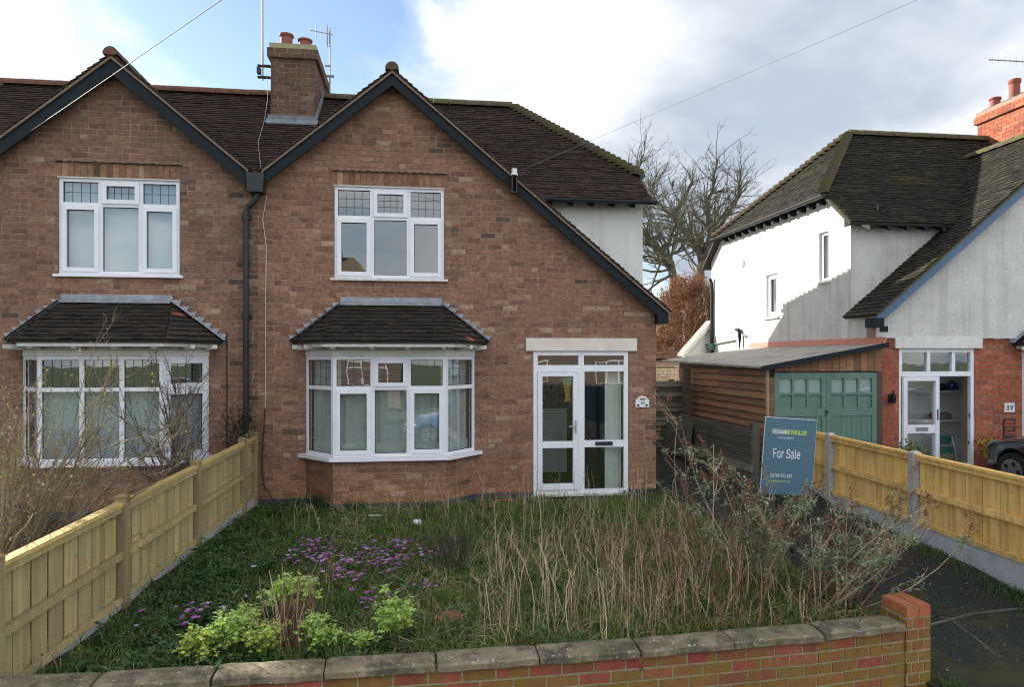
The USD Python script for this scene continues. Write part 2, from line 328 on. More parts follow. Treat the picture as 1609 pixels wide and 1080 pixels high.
m_plank = surf('stained_plank', (.75, .75, .75), (1.2, 1.15, 1.1), 5, .75, .4, 50, tint=True, stretch=(1, .5, 5), stain=[((.12, .085, .03), 1.5, .56, .8, .6)])
m_oldwood = surf('weathered_wood', (.045, .040, .030), (.10, .09, .068), 5, .9, .6, 50, stretch=(.6, .6, 6), stain=[((.06, .065, .03), 2, .52, .7, .7)])
m_oldpale = surf('weathered_wood_grey', (.12, .11, .085), (.22, .20, .16), 5, .9, .6, 50, stretch=(.6, .6, 6))
m_green = surf('green_paint', (.090, .165, .135), (.115, .20, .165), 4, .5, .2, 50, stain=[((.05, .11, .085), 6, .60, .74, .7), ((.20, .24, .20), 16, .66, .74, .6)], streak=((.06, .10, .08), 14.0, .54, .74, .6))
m_conc = surf('concrete', (.36, .34, .315), (.48, .455, .425), 12, .9, .5, 120, stain=[((.22, .21, .18), 4, .56, .75, .5)])
m_gravelboard = surf('concrete_board', (.42, .44, .46), (.54, .55, .56), 6, .9, .4, 120, stain=[((.20, .20, .17), 3, .58, .75, .6)])
m_coping = surf('coping_stone', (.15, .125, .08), (.31, .25, .16), 9, .95, .9, 90, stain=[((.055, .052, .04), 6.0, .46, .62, .85), ((.10, .11, .035), 2.6, .52, .70, .6)], spots=((.50, .50, .45), 34.0, .61, .66, .85))
m_tarmac = surf('tarmac', (.003, .005, .005), (.028, .036, .034), 30, .9, 1.0, 200, stain=[((.036, .038, .007), 1.5, .50, .62, .8), ((.004, .0055, .0055), .6, .5, .7, .6)], bdist=.012, spots=((.07, .075, .07), 110.0, .66, .74, .6))
m_paving = surf('paving', (.006, .009, .0085), (.026, .032, .029), 32, .9, .6, 160, stain=[((.045, .046, .007), 1.5, .48, .60, .85)])
m_paving_edge = surf('worn_edging', (.05, .05, .045), (.16, .155, .14), 7, .9, .4, 100)
m_edge = surf('edging', (.14, .14, .13), (.22, .22, .20), 20, .9, .4, 100)
m_soil = surf('soil', (.022, .018, .012), (.055, .044, .028), 12, .95, 1.0, 40, stain=[((.045, .06, .018), 1.5, .48, .66, .8)], bdist=.03)
m_terr = surf('lawn_ground', (.05, .065, .02), (.08, .10, .035), 2, .95, .5, 30)
m_bark = surf('bark', (.065, .058, .042), (.125, .112, .08), 6, .95, .7, 30, stain=[((.12, .13, .05), 2, .5, .7, .6)])
m_twig = surf('pale_twig', (.21, .18, .14), (.34, .30, .24), 14, .85, tint=True)
m_darktwig = surf('dark_twig', (.10, .075, .058), (.17, .13, .10), 14, .85, tint=True)
m_straw = surf('dead_stem', (.60, .60, .60), (1.30, 1.25, 1.2), 14, .85, tint=True)
m_leaf = surf('leaf', (.7, .7, .7), (1.25, 1.25, 1.2), 25, .6, tint=True, trans=.3)
m_petal = surf('petal', (.85, .85, .85), (1.1, 1.1, 1.1), 30, .6, tint=True, trans=.3)
m_cloth = surf('net_curtain', (.74, .78, .77), (.80, .84, .83), 5, .9, trans=.35)
m_blind = surf('white_blind', (.37, .42, .47), (.41, .46, .51), 3, .8)
m_drape = surf('pale_drape', (.62, .62, .56), (.72, .72, .66), 5, .9)
m_pot = surf('terracotta', (.22, .058, .040), (.30, .09, .06), 9, .75, .3, 70, stain=[((.09, .05, .035), 4, .55, .75, .6)])
m_orange = surf('red_flashing', (.42, .13, .08), (.55, .19, .12), 9, .6, .3, 40)
m_garageroof = surf('roofing_felt', (.26, .245, .225), (.42, .385, .345), 3, .85, .4, 160, stretch=(1, 2.5, 1), stain=[((.08, .075, .065), 2, .5, .7, .6)])
m_alu = surf('aluminium', (.5, .5, .5), (.6, .6, .6), 9, .35, metallic=.9)
m_cable_w = surf('white_cable', (.62, .62, .60), (.7, .7, .68), 9, .6)
m_cable_g = surf('grey_cable', (.30, .30, .30), (.40, .40, .40), 9, .6)
def flat(name, c, rough=.5, spec=.5, metallic=0.0, var=.1, coat=0.0):
    return M(name, {'geo': ('geometry', {}), 'n': ('noise_texture', {'scale': 25.0, 'detail': 4.0}), 'r': ('rgb_ramp', {'ramp': [(.3, tuple(x * (1 - var) for x in c)), (.7, tuple(x * (1 + var) for x in c))]}),
                    'p': ('principled_bsdf', {'roughness': rough, 'specular_ior_level': spec, 'metallic': metallic, 'coat_weight': coat, 'coat_roughness': .05})},
             [('geo.position', 'n.vector'), ('n.fac', 'r.fac'), ('r.color', 'p.base_color')], 'p.BSDF')
m_sign = flat('sign_blue', (.065, .135, .19), .35, var=.05)
m_signwhite = flat('sign_white', (.72, .74, .76), .4)
m_signgreen = flat('sign_green', (.50, .72, .08), .4)
m_plaque = flat('plaque_white', (.72, .72, .70), .3)
m_ink = flat('plaque_ink', (.03, .05, .12), .4)
m_redink = flat('plaque_red', (.60, .12, .07), .5)
m_blackboard = flat('plaque_black', (.015, .012, .012), .4)
m_car = flat('car_paint', (.010, .014, .018), .25, coat=1.0, var=.03)
m_carblue = flat('car_paint_blue', (.02, .08, .22), .25, coat=1.0, var=.03)
m_tyre = flat('tyre', (.012, .012, .012), .85)
m_trim = flat('black_trim', (.02, .02, .021), .6)
m_metal = flat('grey_metal', (.35, .36, .37), .35, metallic=.8)
m_lamp = flat('lamp_glass', (.55, .57, .60), .1)
m_carglass = flat('car_glass', (.02, .025, .03), .05, coat=1.0)
m_navy = flat('navy_cloth', (.02, .03, .08), .8)
m_red = flat('red_cloth', (.35, .03, .05), .7)
m_khaki = flat('khaki_cloth', (.20, .18, .13), .8)
m_teal = flat('teal_cloth', (.03, .12, .11), .8)
m_ochre = flat('ochre_cloth', (.55, .33, .08), .8)
m_orangep = flat('orange_hose', (.5, .09, .05), .6)
m_litter = flat('litter', (.7, .72, .74), .5)
m_palegrey = surf('inner_door', (.42, .47, .46), (.48, .53, .52), 2, .6)

m_glass = M('window_glass', {
    'geo': ('geometry', {}), 'nz': ('noise_texture', {'scale': 1.6, 'detail': 2.0}), 'b': ('bump', {'strength': .035, 'distance': .05}),
    'lw': ('layer_weight', {'blend': .5}), 'pw': ('math', {'math_type': 'power', 'value2': 4.0}), 'f': ('math', {'math_type': 'multiply_add', 'value2': .70, 'value3': .23}),
    't': ('transparent_bsdf', {'color': (.90, .965, .955)}), 'g': ('glossy_bsdf', {'color': (.92, .97, 1.0), 'roughness': .015}), 'mx': ('mix_closure', {})},
    [('geo.position', 'nz.vector'), ('nz.fac', 'b.height'), ('b.normal', 'g.normal'), ('lw.facing', 'pw.value1'), ('pw.value', 'f.value1'), ('f.value', 'mx.fac'),
     ('t.BSDF', 'mx.closure1'), ('g.BSDF', 'mx.closure2')], 'mx.closure')
# ------------------------------------------------------------------ houses
WY = 11.2                      # front plane of the gables
FRONT = Plane((0, WY), (1, WY))
ZV = np.array([0, 0, 1.0])

def pick(rng, table):
    r = rng.random() * sum(w for w, _ in table)
    for w, c in table:
        r -= w
        if r <= 0: break
    return np.array(c) * rng.uniform(.93, 1.07)
BR = [(52, (.238, .126, .086)), (17, (.280, .155, .106)), (14, (.178, .096, .070)), (4, (.33, .225, .155)), (14, (.220, .128, .086)), (1.2, (.10, .070, .053))]
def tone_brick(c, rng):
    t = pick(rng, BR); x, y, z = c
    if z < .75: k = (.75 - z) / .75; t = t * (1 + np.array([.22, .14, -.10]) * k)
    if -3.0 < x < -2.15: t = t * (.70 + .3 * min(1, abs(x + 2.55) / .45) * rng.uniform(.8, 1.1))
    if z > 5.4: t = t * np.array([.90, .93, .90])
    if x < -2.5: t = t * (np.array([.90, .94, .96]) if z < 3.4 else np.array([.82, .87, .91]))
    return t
RB = [(60, (.34, .098, .055)), (18, (.40, .135, .075)), (14, (.26, .075, .048)), (8, (.30, .12, .075))]
def tone_red(c, rng): return pick(rng, RB)
def tone_plinth(c, rng): return np.array((.050, .058, .072)) * rng.uniform(.7, 1.4)
TL = [(50, (.058, .038, .031)), (25, (.042, .030, .026)), (15, (.078, .047, .036)), (10, (.034, .028, .025))]
def tone_tile(c, rng): return pick(rng, TL)
TB = [(60, (.036, .031, .028)), (25, (.050, .040, .034)), (15, (.027, .025, .024))]
def tone_baytile(c, rng):
    if rng.random() < .004: return np.array((.33, .10, .06))
    return pick(rng, TB)
T39 = [(50, (.036, .034, .028)), (30, (.026, .025, .021)), (20, (.050, .046, .036))]
def tone_tile39(c, rng): return pick(rng, T39)

def slab(g, pts, t=.05, tint=None):
    p = np.asarray(pts, float); n = len(p); N = np.cross(p[1] - p[0], p[2] - p[0]); N /= np.linalg.norm(N)
    if N[2] < 0: p = p[::-1]; N = -N
    i = np.arange(n); j = (i + 1) % n; k = np.arange(1, n - 1)
    return g.add(np.vstack([p, p - t * N]), np.vstack([np.stack([k * 0, k, k + 1], 1), np.stack([k * 0 + n, n + k + 1, n + k], 1), np.stack([i, n + i, n + j], 1), np.stack([i, n + j, j], 1)]), tint)

def tri_tiles(p0, p1, apex_pts, rng, tone, **kw):
    """tiles on the plane through the eave p0->p1 (left to right seen from outside) and the upper points"""
    p0, p1 = np.asarray(p0, float), np.asarray(p1, float); U = (p1 - p0) / np.linalg.norm(p1 - p0)
    a = np.asarray(apex_pts[0], float); N = np.cross(U, a - p0); N /= np.linalg.norm(N); V = np.cross(N, U)
    pts = [p0, p1] + [np.asarray(q, float) for q in apex_pts]
    poly = Polygon([((q - p0) @ U, (q - p0) @ V) for q in pts])
    return tiles(poly, p0, U, V, rng, tone, **kw)

def window(T, P, s0, s1, z0, z1, cols, trans, sash=(), lead=None, d=-.02, name='window', fw=.052, back=None, backmat=None, topsash=(), glass=True, low_only=False):
    """frame with lights; cols = mullion fractions, trans = transom fraction from the top, sash = (col, row) that carry an opening frame"""
    g = G(); w, h = s1 - s0, z1 - z0
    xs = [s0] + [s0 + c * w for c in cols] + [s1]; zt = z1 - trans * h if trans else None
    d1 = d; d0 = d - .06
    P.box(g, s0, s0 + fw, z0, z1, d0, d1); P.box(g, s1 - fw, s1, z0, z1, d0, d1)
    P.box(g, s0 + fw, s1 - fw, z1 - fw, z1, d0, d1); P.box(g, s0 + fw, s1 - fw, z0, z0 + fw, d0, d1)
    for x in xs[1:-1]: P.box(g, x - .032, x + .032, z0 + fw, z1 - fw, d0, d1 - .002)
    rows = [(zt + .03, z1 - fw), (z0 + fw, zt - .03)] if zt else [(z0 + fw, z1 - fw)]
    if zt:
        for k in range(len(xs) - 1):
            P.box(g, xs[k] + (.032 if k else fw), xs[k + 1] - (.032 if k < len(xs) - 2 else fw), zt - .03, zt + .03, d0, d1 - .004)
    F = put(T, name, g, m_upvc); sg = G(); lg = G(); gk = G()
    for k in range(len(xs) - 1):
        for r, (za, zb) in enumerate(rows):
            a, b = xs[k] + (.032 if k else fw), xs[k + 1] - (.032 if k < len(xs) - 2 else fw)
            if (k, r) in sash:
                q = .052; e = .012
                for bx in ((a - e, a + q, za - e, zb + e), (b - q, b + e, za - e, zb + e), (a + q, b - q, zb - q, zb + e), (a + q, b - q, za - e, za + q)):
                    P.box(sg, *bx, d0 + .01, d1 + .014)
                a, b, za, zb = a + q, b - q, za + q, zb - q
            # dark gasket around the pane
            for bx in ((a, a + .006, za, zb), (b - .006, b, za, zb), (a + .006, b - .006, zb - .008, zb), (a + .006, b - .006, za, za + .006)): P.box(gk, *bx, d0 + .012, d1 - .022)
            if glass:
                pg = G(); pg.add([P(a, za, d1 - .032), P(b, za, d1 - .032), P(b, zb, d1 - .032), P(a, zb, d1 - .032)], [[0, 1, 2, 3]]); put(F, 'pane', pg, m_glass)
            if lead and r == 0 and zt:
                nc, nr = lead
                for i in range(1, nc): x = a + (b - a) * i / nc; P.box(lg, x - .004, x + .004, za, zb, d1 - .031, d1 - .026)
                for i in range(1, nr): z = za + (zb - za) * i / nr; P.box(lg, a, b, z - .004, z + .004, d1 - .0305, d1 - .0255)
            if back and r in back:
                bg = G(); dd = d1 - .12; bg.add([P(a - .06, za - .06, dd), P(b + .06, za - .06, dd), P(b + .06, zb + .06, dd), P(a - .06, zb + .06, dd)], [[0, 1, 2, 3]]); put(F, 'blind', bg, backmat or m_blind)
    if sg.n: put(F, 'sash', sg, m_upvc)
    if lg.n: put(F, 'lead_lattice', lg, m_came)
    put(F, 'gasket', gk, m_trim)
    return F

def curtain(T, P, s0, s1, z0, z1, d, mat, amp=.02, wl=.09, seed=0, name='curtain', gap=None):
    r = np.random.default_rng(seed); n = int((s1 - s0) / .012) + 2; s = np.linspace(s0, s1, n)
    ph = np.cumsum(r.uniform(.6, 1.4, n)) * (s[1] - s[0]) / wl * 2 * np.pi; fold = amp * np.sin(ph) * (.6 + .4 * np.sin(s * 7 + seed))
    g = G(); zz = np.linspace(z0, z1, 4); v = np.vstack([P(s + .02 * np.sin(3 * z) * 0, np.full(n, z), d + fold * (1.2 - .4 * k / 3)) for k, z in enumerate(zz)])
    i, j = np.meshgrid(np.arange(3), np.arange(n - 1), indexing='ij'); a = (i * n + j).ravel(); g.add(v, np.stack([a, a + 1, a + n + 1, a + n], 1))
    return put(T, name, g, mat, smooth=True)

def semi(T, fx, st):
    """one half of a semi-detached pair: front gable with a long outer slope, bay, door, main roof behind with a half hip"""
    rng = np.random.default_rng(st['seed']); fl = fx(1.0) - fx(0.0)           # +1, or -1 when mirrored
    X = lambda *q: sorted(fx(v) for v in q)
    mp = lambda pts: Polygon([(fx(a), b) for a, b in pts])
    AP, SL, EX = st['apex'], .829, st['eavex']                                # gable: apex height, slope, eave x
    gz = lambda x: AP - SL * abs(x + .43)
    px0, px1 = -2.475, 3.88
    brick = st['brick']; tone = st['tone']; mort = st['mortar']; R39 = st.get('r39', False)
    BCX = st['bay']                                                            # centre of the bay
    # ---- openings
    win = sbox(*X(-1.33, .385)[:1], 3.45, X(-1.33, .385)[1], 4.92)
    dr = X(*st['door']); door = sbox(dr[0], -.3, dr[1], st['doortop'])
    lt = X(*st['lintel']); lint = sbox(lt[0], st['doortop'], lt[1], st['linttop'])
    bx = X(BCX - 1.31, BCX + 1.31); bayhole = sbox(bx[0] + .03, -.3, bx[1] - .03, 2.5)
    face = mp([(px0, -.3), (px1, -.3), (px1, gz(px1) - .1), (-.43, AP - .1), (px0, gz(px0) - .1)])
    holes = unary_union([win, door, bayhole])
    fn = lambda a, b, d: FRONT(a, b, d)
    W = G().prism(face.difference(holes), fn, -.25, 0.0); put(T, 'wall', W, mort)
    # ---- bricks
    sold = sbox(win.bounds[0] - .04, 4.925, win.bounds[2] + .04, 5.135)
    zb = .05
    low = sbox(-99, zb, 99, 2.58) if R39 else sbox(-99, zb, 99, 99)
    reg = face.intersection(low).difference(unary_union([win.buffer(.004), door.buffer(.004), lint, bayhole, sold] if not R39 else [door.buffer(.004), lint, bayhole]))
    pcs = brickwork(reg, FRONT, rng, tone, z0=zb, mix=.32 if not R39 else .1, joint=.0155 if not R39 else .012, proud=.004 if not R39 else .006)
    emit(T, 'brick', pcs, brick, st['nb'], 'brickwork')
    pl = face.intersection(sbox(-99, -.3, 99, zb)).difference(unary_union([door, bayhole]))
    pp = brickwork(pl, FRONT, rng, tone_plinth, course=.115, length=.115, joint=.010, z0=zb - .115, proud=.012)
    emit(T, 'plinth_brick', pp, m_plinth, 40, 'plinth_brickwork')
    if R39:                                                                     # roughcast above a bell drip
        g = G(); up = face.intersection(sbox(-99, 2.585, 99, 99)).difference(win)
        g.prism(up, fn, .002, .022); put(T, 'roughcast', g, m_rough)
        g = G(); a, b = X(px0, px1); n = 60
        for i in range(n):
            x0, x1 = a + (b - a) * i / n, a + (b - a) * (i + 1) / n; j = rng.uniform(-.006, .006)
            if lt[0] < x0 < lt[1]: continue
            FRONT.box(g, x0, x1, 2.565 + j, 2.60, .023, .045)
        put(T, 'bell_drip', g, m_rough)
    else:
        g = G(); FRONT.box(g, sold.bounds[0], sold.bounds[2], 4.925, 5.135, -.2, .001); put(T, 'window_lintel', g, mort)
        sb = []; n = int((sold.bounds[2] - sold.bounds[0]) / .0885)
        for i in range(n):
            a = sold.bounds[0] + i * (sold.bounds[2] - sold.bounds[0]) / n; q = G(); dd = .007 + rng.uniform(-.002, .002); FRONT.box(q, a + .005, a + .084, 4.932, 5.13, -.02, dd)
            c = FRONT(a, 5.0, 0); put(T, 'soldier_brick', G().add(np.vstack(q.v), np.vstack(q.f), pick(rng, BR) * np.array([.95, .98, .85])), brick)
        g = G(); n = 22                                                          # wavy drip tiles
        for i in range(n):
            a = sold.bounds[0] + i * (sold.bounds[2] - sold.bounds[0]) / n; b = a + (sold.bounds[2] - sold.bounds[0]) / n; j = .010 * math.sin(i * 1.9) + rng.uniform(-.004, .004)
            g.hexa([FRONT(a, 5.150 + j, .045), FRONT(b, 5.150 - j, .045), FRONT(b, 5.165, .001), FRONT(a, 5.165, .001), FRONT(a, 5.170 + j, .045), FRONT(b, 5.170 - j, .045), FRONT(b, 5.185, .001), FRONT(a, 5.185, .001)])
        put(T, 'drip_tiles', g, m_verge)
    # ---- upper window
    wb = win.bounds; F = window(T, FRONT, wb[0] + .004, wb[2] - .004, 3.475, 4.912, (.338, .672), st['trans'], sash=((0, 1), (2, 1), (1, 0)), lead=st['lead'], back=st.get('blind'))
    g = G(); FRONT.box(g, wb[0] - .01, wb[2] + .01, 4.913, 4.928, -.04, .012); put(F, 'head_trim', g, m_paintwhite)
    g = G(); FRONT.box(g, wb[0] - .055, wb[2] + .055, 3.435, 3.474, -.04, .05); put(F, 'sill', g, st['sill'])
    # ---- body
    g = G(); a, b = X(px0 + .02, px1 - .253); BZ = st['eave'] + .02
    xo = fx(px1); xi = fx(px0)
    re = 18.1; fr = 11.9
    ez, ey, rz, ry = st['eave'], 11.65, st['ridge'], 15.0; ms = (rz - ez) / (ry - ey)
    hx0, kY = st['hipx'], st['kinky']; kz = ez + ms * (kY - ey); rYk = 2 * ry - kY
    zt = lambda y: min(ez + ms * (y - ey), ez + ms * (2 * ry - ey - y), kz + .05) - .07
    ys = [fr + .202, 12.4, kY, ry, rYk, 17.6, re]
    side = Polygon([(WY + .252, -.3), (re, -.3)] + [(y, zt(y)) for y in ys[::-1]] + [(fr + .202, gz(px1) - .1), (WY + .252, gz(px1) - .15)])
    so = (lambda q, z, d: np.stack([np.broadcast_to(xo - fl * .25 + fl * d, np.shape(q)), q, z], -1))
    sidewin = st.get('sidewin', [])
    sd = side
    for (ya, yb, za, zb2) in sidewin: sd = sd.difference(sbox(ya, za, yb, zb2))
    put(T, 'side_wall', G().prism(sd, so, 0, .25), st['sidemat'])
    g = G().box(a, b, re - .25, re, -.3, BZ); put(T, 'rear_wall', g, st['sidemat'])
    g = G().box(min(xi, xi + fl * .1), max(xi, xi + fl * .1), WY + .25, re - .25, -.3, BZ); g.box(a, b, WY + .25, re, -.32, -.26).box(a, b, WY + .3, re - .3, 2.72, 2.9); put(T, 'inside_walls', g, m_inside)
    ups = X(1.72, px1); g = G().box(ups[0], ups[1], fr, fr + .2, gz(px1) - .12, BZ - .03); put(T, 'set_back_wall', g, st['setmat'])
    # ---- roofs
    cG, sG = math.cos(math.atan(SL)), math.sin(math.atan(SL)); VF = 10.98
    ezx = gz(EX); Lo = (EX + .43) / cG; vl = lambda z: ey + (z - ez) / ms
    v5 = (5.0 - ezx) / sG; Yt = vl(AP)
    R = put(T, 'gable_roof', slab(slab(G(), [(fx(EX), VF + .04, ezx), (fx(-.43), VF + .04, AP), (fx(-.43), Yt + .2, AP), (fx(EX), 11.92, ezx)]), [(fx(px0), VF + .04, gz(px0)), (fx(-.43), VF + .04, AP), (fx(-.43), Yt + .2, AP), (fx(px0), vl(gz(px0)) + .2, gz(px0))]), m_felt)
    def gslope(fd, ex, L, ring):
        V = np.array([-fd * cG, 0, sG]); U = np.array([0, fd, 0.0]); O = np.array([fx(ex), 0, gz(ex)])
        return tiles(Polygon([(fd * y, v) for y, v in ring]), O, U, V, rng, st['tiletone'], gauge=.105, lift=.032)
    t1 = gslope(fl, EX, Lo, [(VF, -.03), (VF, Lo), (Yt, Lo), (vl(5.02), v5), (11.9, v5), (11.9, -.03)])
    Li = (-.43 - px0) / cG
    t2 = gslope(-fl, px0, Li, [(VF, 0), (VF, Li), (Yt, Li), (vl(gz(px0)), 0)])
    emit(R, 'roof_tile', t1 + t2, st['tile'], st['nt1'], 'tiling')
    g = G(); y = VF - .005
    RT = []
    while y < Yt - .1:
        q = G(); half_round(q, (fx(-.43), y, AP + .015), (fx(-.43), y + .34, AP + .005), .105, n=9); RT.append(q); y += .325
    for q in RT: put(R, 'ridge_tile', q, m_moss_ridge)
    g = G(); half_round(g, (fx(-.43), VF - .012, AP + .01), (fx(-.43), VF + .02, AP + .01), .085, n=9); put(R, 'ridge_mortar', g, m_ridge)
    # verge mortar and bargeboards
    def band(xa, xb, off0, off1, y0, y1, g):
        n = 24
        for i in range(n):
            x0, x1 = xa + (xb - xa) * i / n, xa + (xb - xa) * (i + 1) / n
            p = [(x0, gz(x0) - off1), (x1, gz(x1) - off1), (x1, gz(x1) - off0), (x0, gz(x0) - off0)]
            g.prism(Polygon([(fx(a_), b_) for a_, b_ in p]), lambda a_, b_, d_: np.stack([a_, d_, b_], -1), y0, y1)
        return g
    e2 = EX - .02
    put(R, 'verge_mortar', band(-.43, e2, .012, .055, VF + .012, VF + .14, band(px0 + .10, -.43, .012, .055, VF + .012, VF + .14, G())), m_verge if not R39 else m_moss_ridge)
    bd = st.get('bd', .235)
    g = G()
    for xa, xb in ((-.43, e2), (px0 + .05, -.43)):
        p = Polygon([(fx(xa), gz(xa) - .056), (fx(xb), gz(xb) - .056), (fx(xb), gz(xb) - bd), (fx(xa), gz(xa) - bd)])
        q = G().prism(p, lambda a_, b_, d_: np.stack([a_, d_, b_], -1), VF + .04, VF + .075)
        q.prism(Polygon([(fx(xa), gz(xa) - .05), (fx(xb), gz(xb) - .05), (fx(xb), gz(xb) - .075), (fx(xa), gz(xa) - .075)]), lambda a_, b_, d_: np.stack([a_, d_, b_], -1), VF + .076, WY - .001)   # soffit
        put(T, 'bargeboard', q, st['board'])
    g = G(); c0, c1 = X(px1 - .03, px1 + .13); g.box(c0, c1, VF + .03, WY + .1, gz(px1) - .34, gz(px1) - .18); put(T, 'purlin_end', g, m_black)
    # main roof
    Lm = (ry - ey) / math.cos(math.atan(ms)); V = np.array([0, math.cos(math.atan(ms)), math.sin(math.atan(ms))]); U = np.array([1.0, 0, 0]); vk = (kY - ey) / V[1]
    OX = st['over']
    Rm = put(T, 'main_roof', slab(slab(slab(G(), [(fx(px0), ey, ez), (fx(OX), ey, ez), (fx(OX), kY, kz), (fx(hx0), ry, rz), (fx(px0), ry, rz)]),
             [(fx(px0), 2 * ry - ey, ez), (fx(OX), 2 * ry - ey, ez), (fx(OX), rYk, kz), (fx(hx0), ry, rz), (fx(px0), ry, rz)]), [(fx(OX), kY, kz), (fx(OX), rYk, kz), (fx(hx0), ry, rz)]), m_felt)
    ring = [(px0, 0), (OX, 0), (OX, vk), (hx0, Lm), (px0, Lm)]
    t3 = tiles(Polygon([(fx(a_), b_) for a_, b_ in ring]), np.array([0, ey, ez]), U, V, rng, st['tiletone'], gauge=.10, lift=.034)
    t3 = [t for t in t3 if not (t[3][2] < AP - SL * abs((t[3][0] - fx(0)) / fl + .43) - .12)]
    p0, p1 = ((fx(OX), kY, kz), (fx(OX), rYk, kz)) if fl > 0 else ((fx(OX), rYk, kz), (fx(OX), kY, kz))
    t4 = tri_tiles(p0, p1, [(fx(hx0), ry, rz)], rng, st['tiletone'], gauge=.10, lift=.034)
    emit(Rm, 'roof_tile', t3 + t4, st['tile2'], st['nt2'], 'tiling')
    hx = np.array([fx(OX), kY, kz]); rg = np.array([fx(hx0), ry, rz]); n = 26        # bonnet hips
    for e in (hx, np.array([fx(OX), rYk, kz])):
        d = (rg - e) / np.linalg.norm(rg - e); up = np.cross(d, np.cross(ZV, d)); hg = G()
        for i in range(n):
            p = e + (rg - e) * i / n; half_round(hg, p + .075 * up - d * .03, p + d * .16 + .0 * up, .10, n=6, up=up)
        put(Rm, 'hip_tiles', hg, st['tile_hip'])
    x = hx0
    while x > px0 + .05:
        q = G(); xe = max(px0 + .01, x - .33); half_round(q, (fx(x), ry, rz + .03), (fx(xe), ry, rz + .028 + rng.uniform(-.004, .004)), .115, n=8); put(Rm, 'ridge_tile', q, st['ridgemat']); x -= .338
    # eaves: gutter, rafter feet
    gx = X(1.62, OX + .06); g = G(); half_round(g, (gx[0], ey - .05, ez - .02), (gx[1], ey - .05, ez - .02), .055, up=-ZV)
    if not R39: put(T, 'gutter', g, m_iron)
    g = G(); n = 0
    for k in range(8):
        xr = px1 - .25 - k * .36
        if xr < 1.75: break
        a_, b_ = X(xr - .035, xr + .035); q = G().hexa([(a_, ey + .0, ez - .13), (b_, ey + .0, ez - .13), (b_, fr, ez - .02), (a_, fr, ez - .02), (a_, ey + .02, ez - .04), (b_, ey + .02, ez - .04), (b_, fr, ez + .09), (a_, fr, ez + .09)]); put(T, 'rafter_foot', q, m_black)
    if R39:
        xa = fx(OX); g = G(); half_round(g, (xa - fl * -.05, kY - .1, kz - .03), (xa + fl * .05, rYk + .1, kz - .03), .055, up=-ZV); put(T, 'gutter', g, m_iron)
        for k in range(13):
            yy = kY + .2 + k * .36
            if yy > rYk - .1: break
            a_, b_ = sorted((fx(OX) - fl * .02, fx(px1))); put(T, 'rafter_foot', G().box(a_, b_, yy - .04, yy + .04, kz - .16, kz - .05), m_black)
        a_, b_ = sorted((fx(OX), fx(px1))); put(T, 'soffit', G().box(a_, b_, kY + .02, rYk - .02, kz - .052, kz - .036), m_black)
    else:
        xa = fx(OX); g = G(); half_round(g, (xa + fl * .04, kY - .12, kz - .0), (xa + fl * .04, rYk + .1, kz - .0), .055, up=-ZV); put(T, 'hip_gutter', g, m_iron)
    # ---- bay
    bay(T, fx, st, rng, BCX)
    # ---- doorway
    g = G(); FRONT.box(g, lt[0], lt[1], st['doortop'] + .004, st['linttop'], -.2, .035 if not R39 else .05); put(T, 'door_lintel', g, m_lintel if not R39 else m_paintwhite)

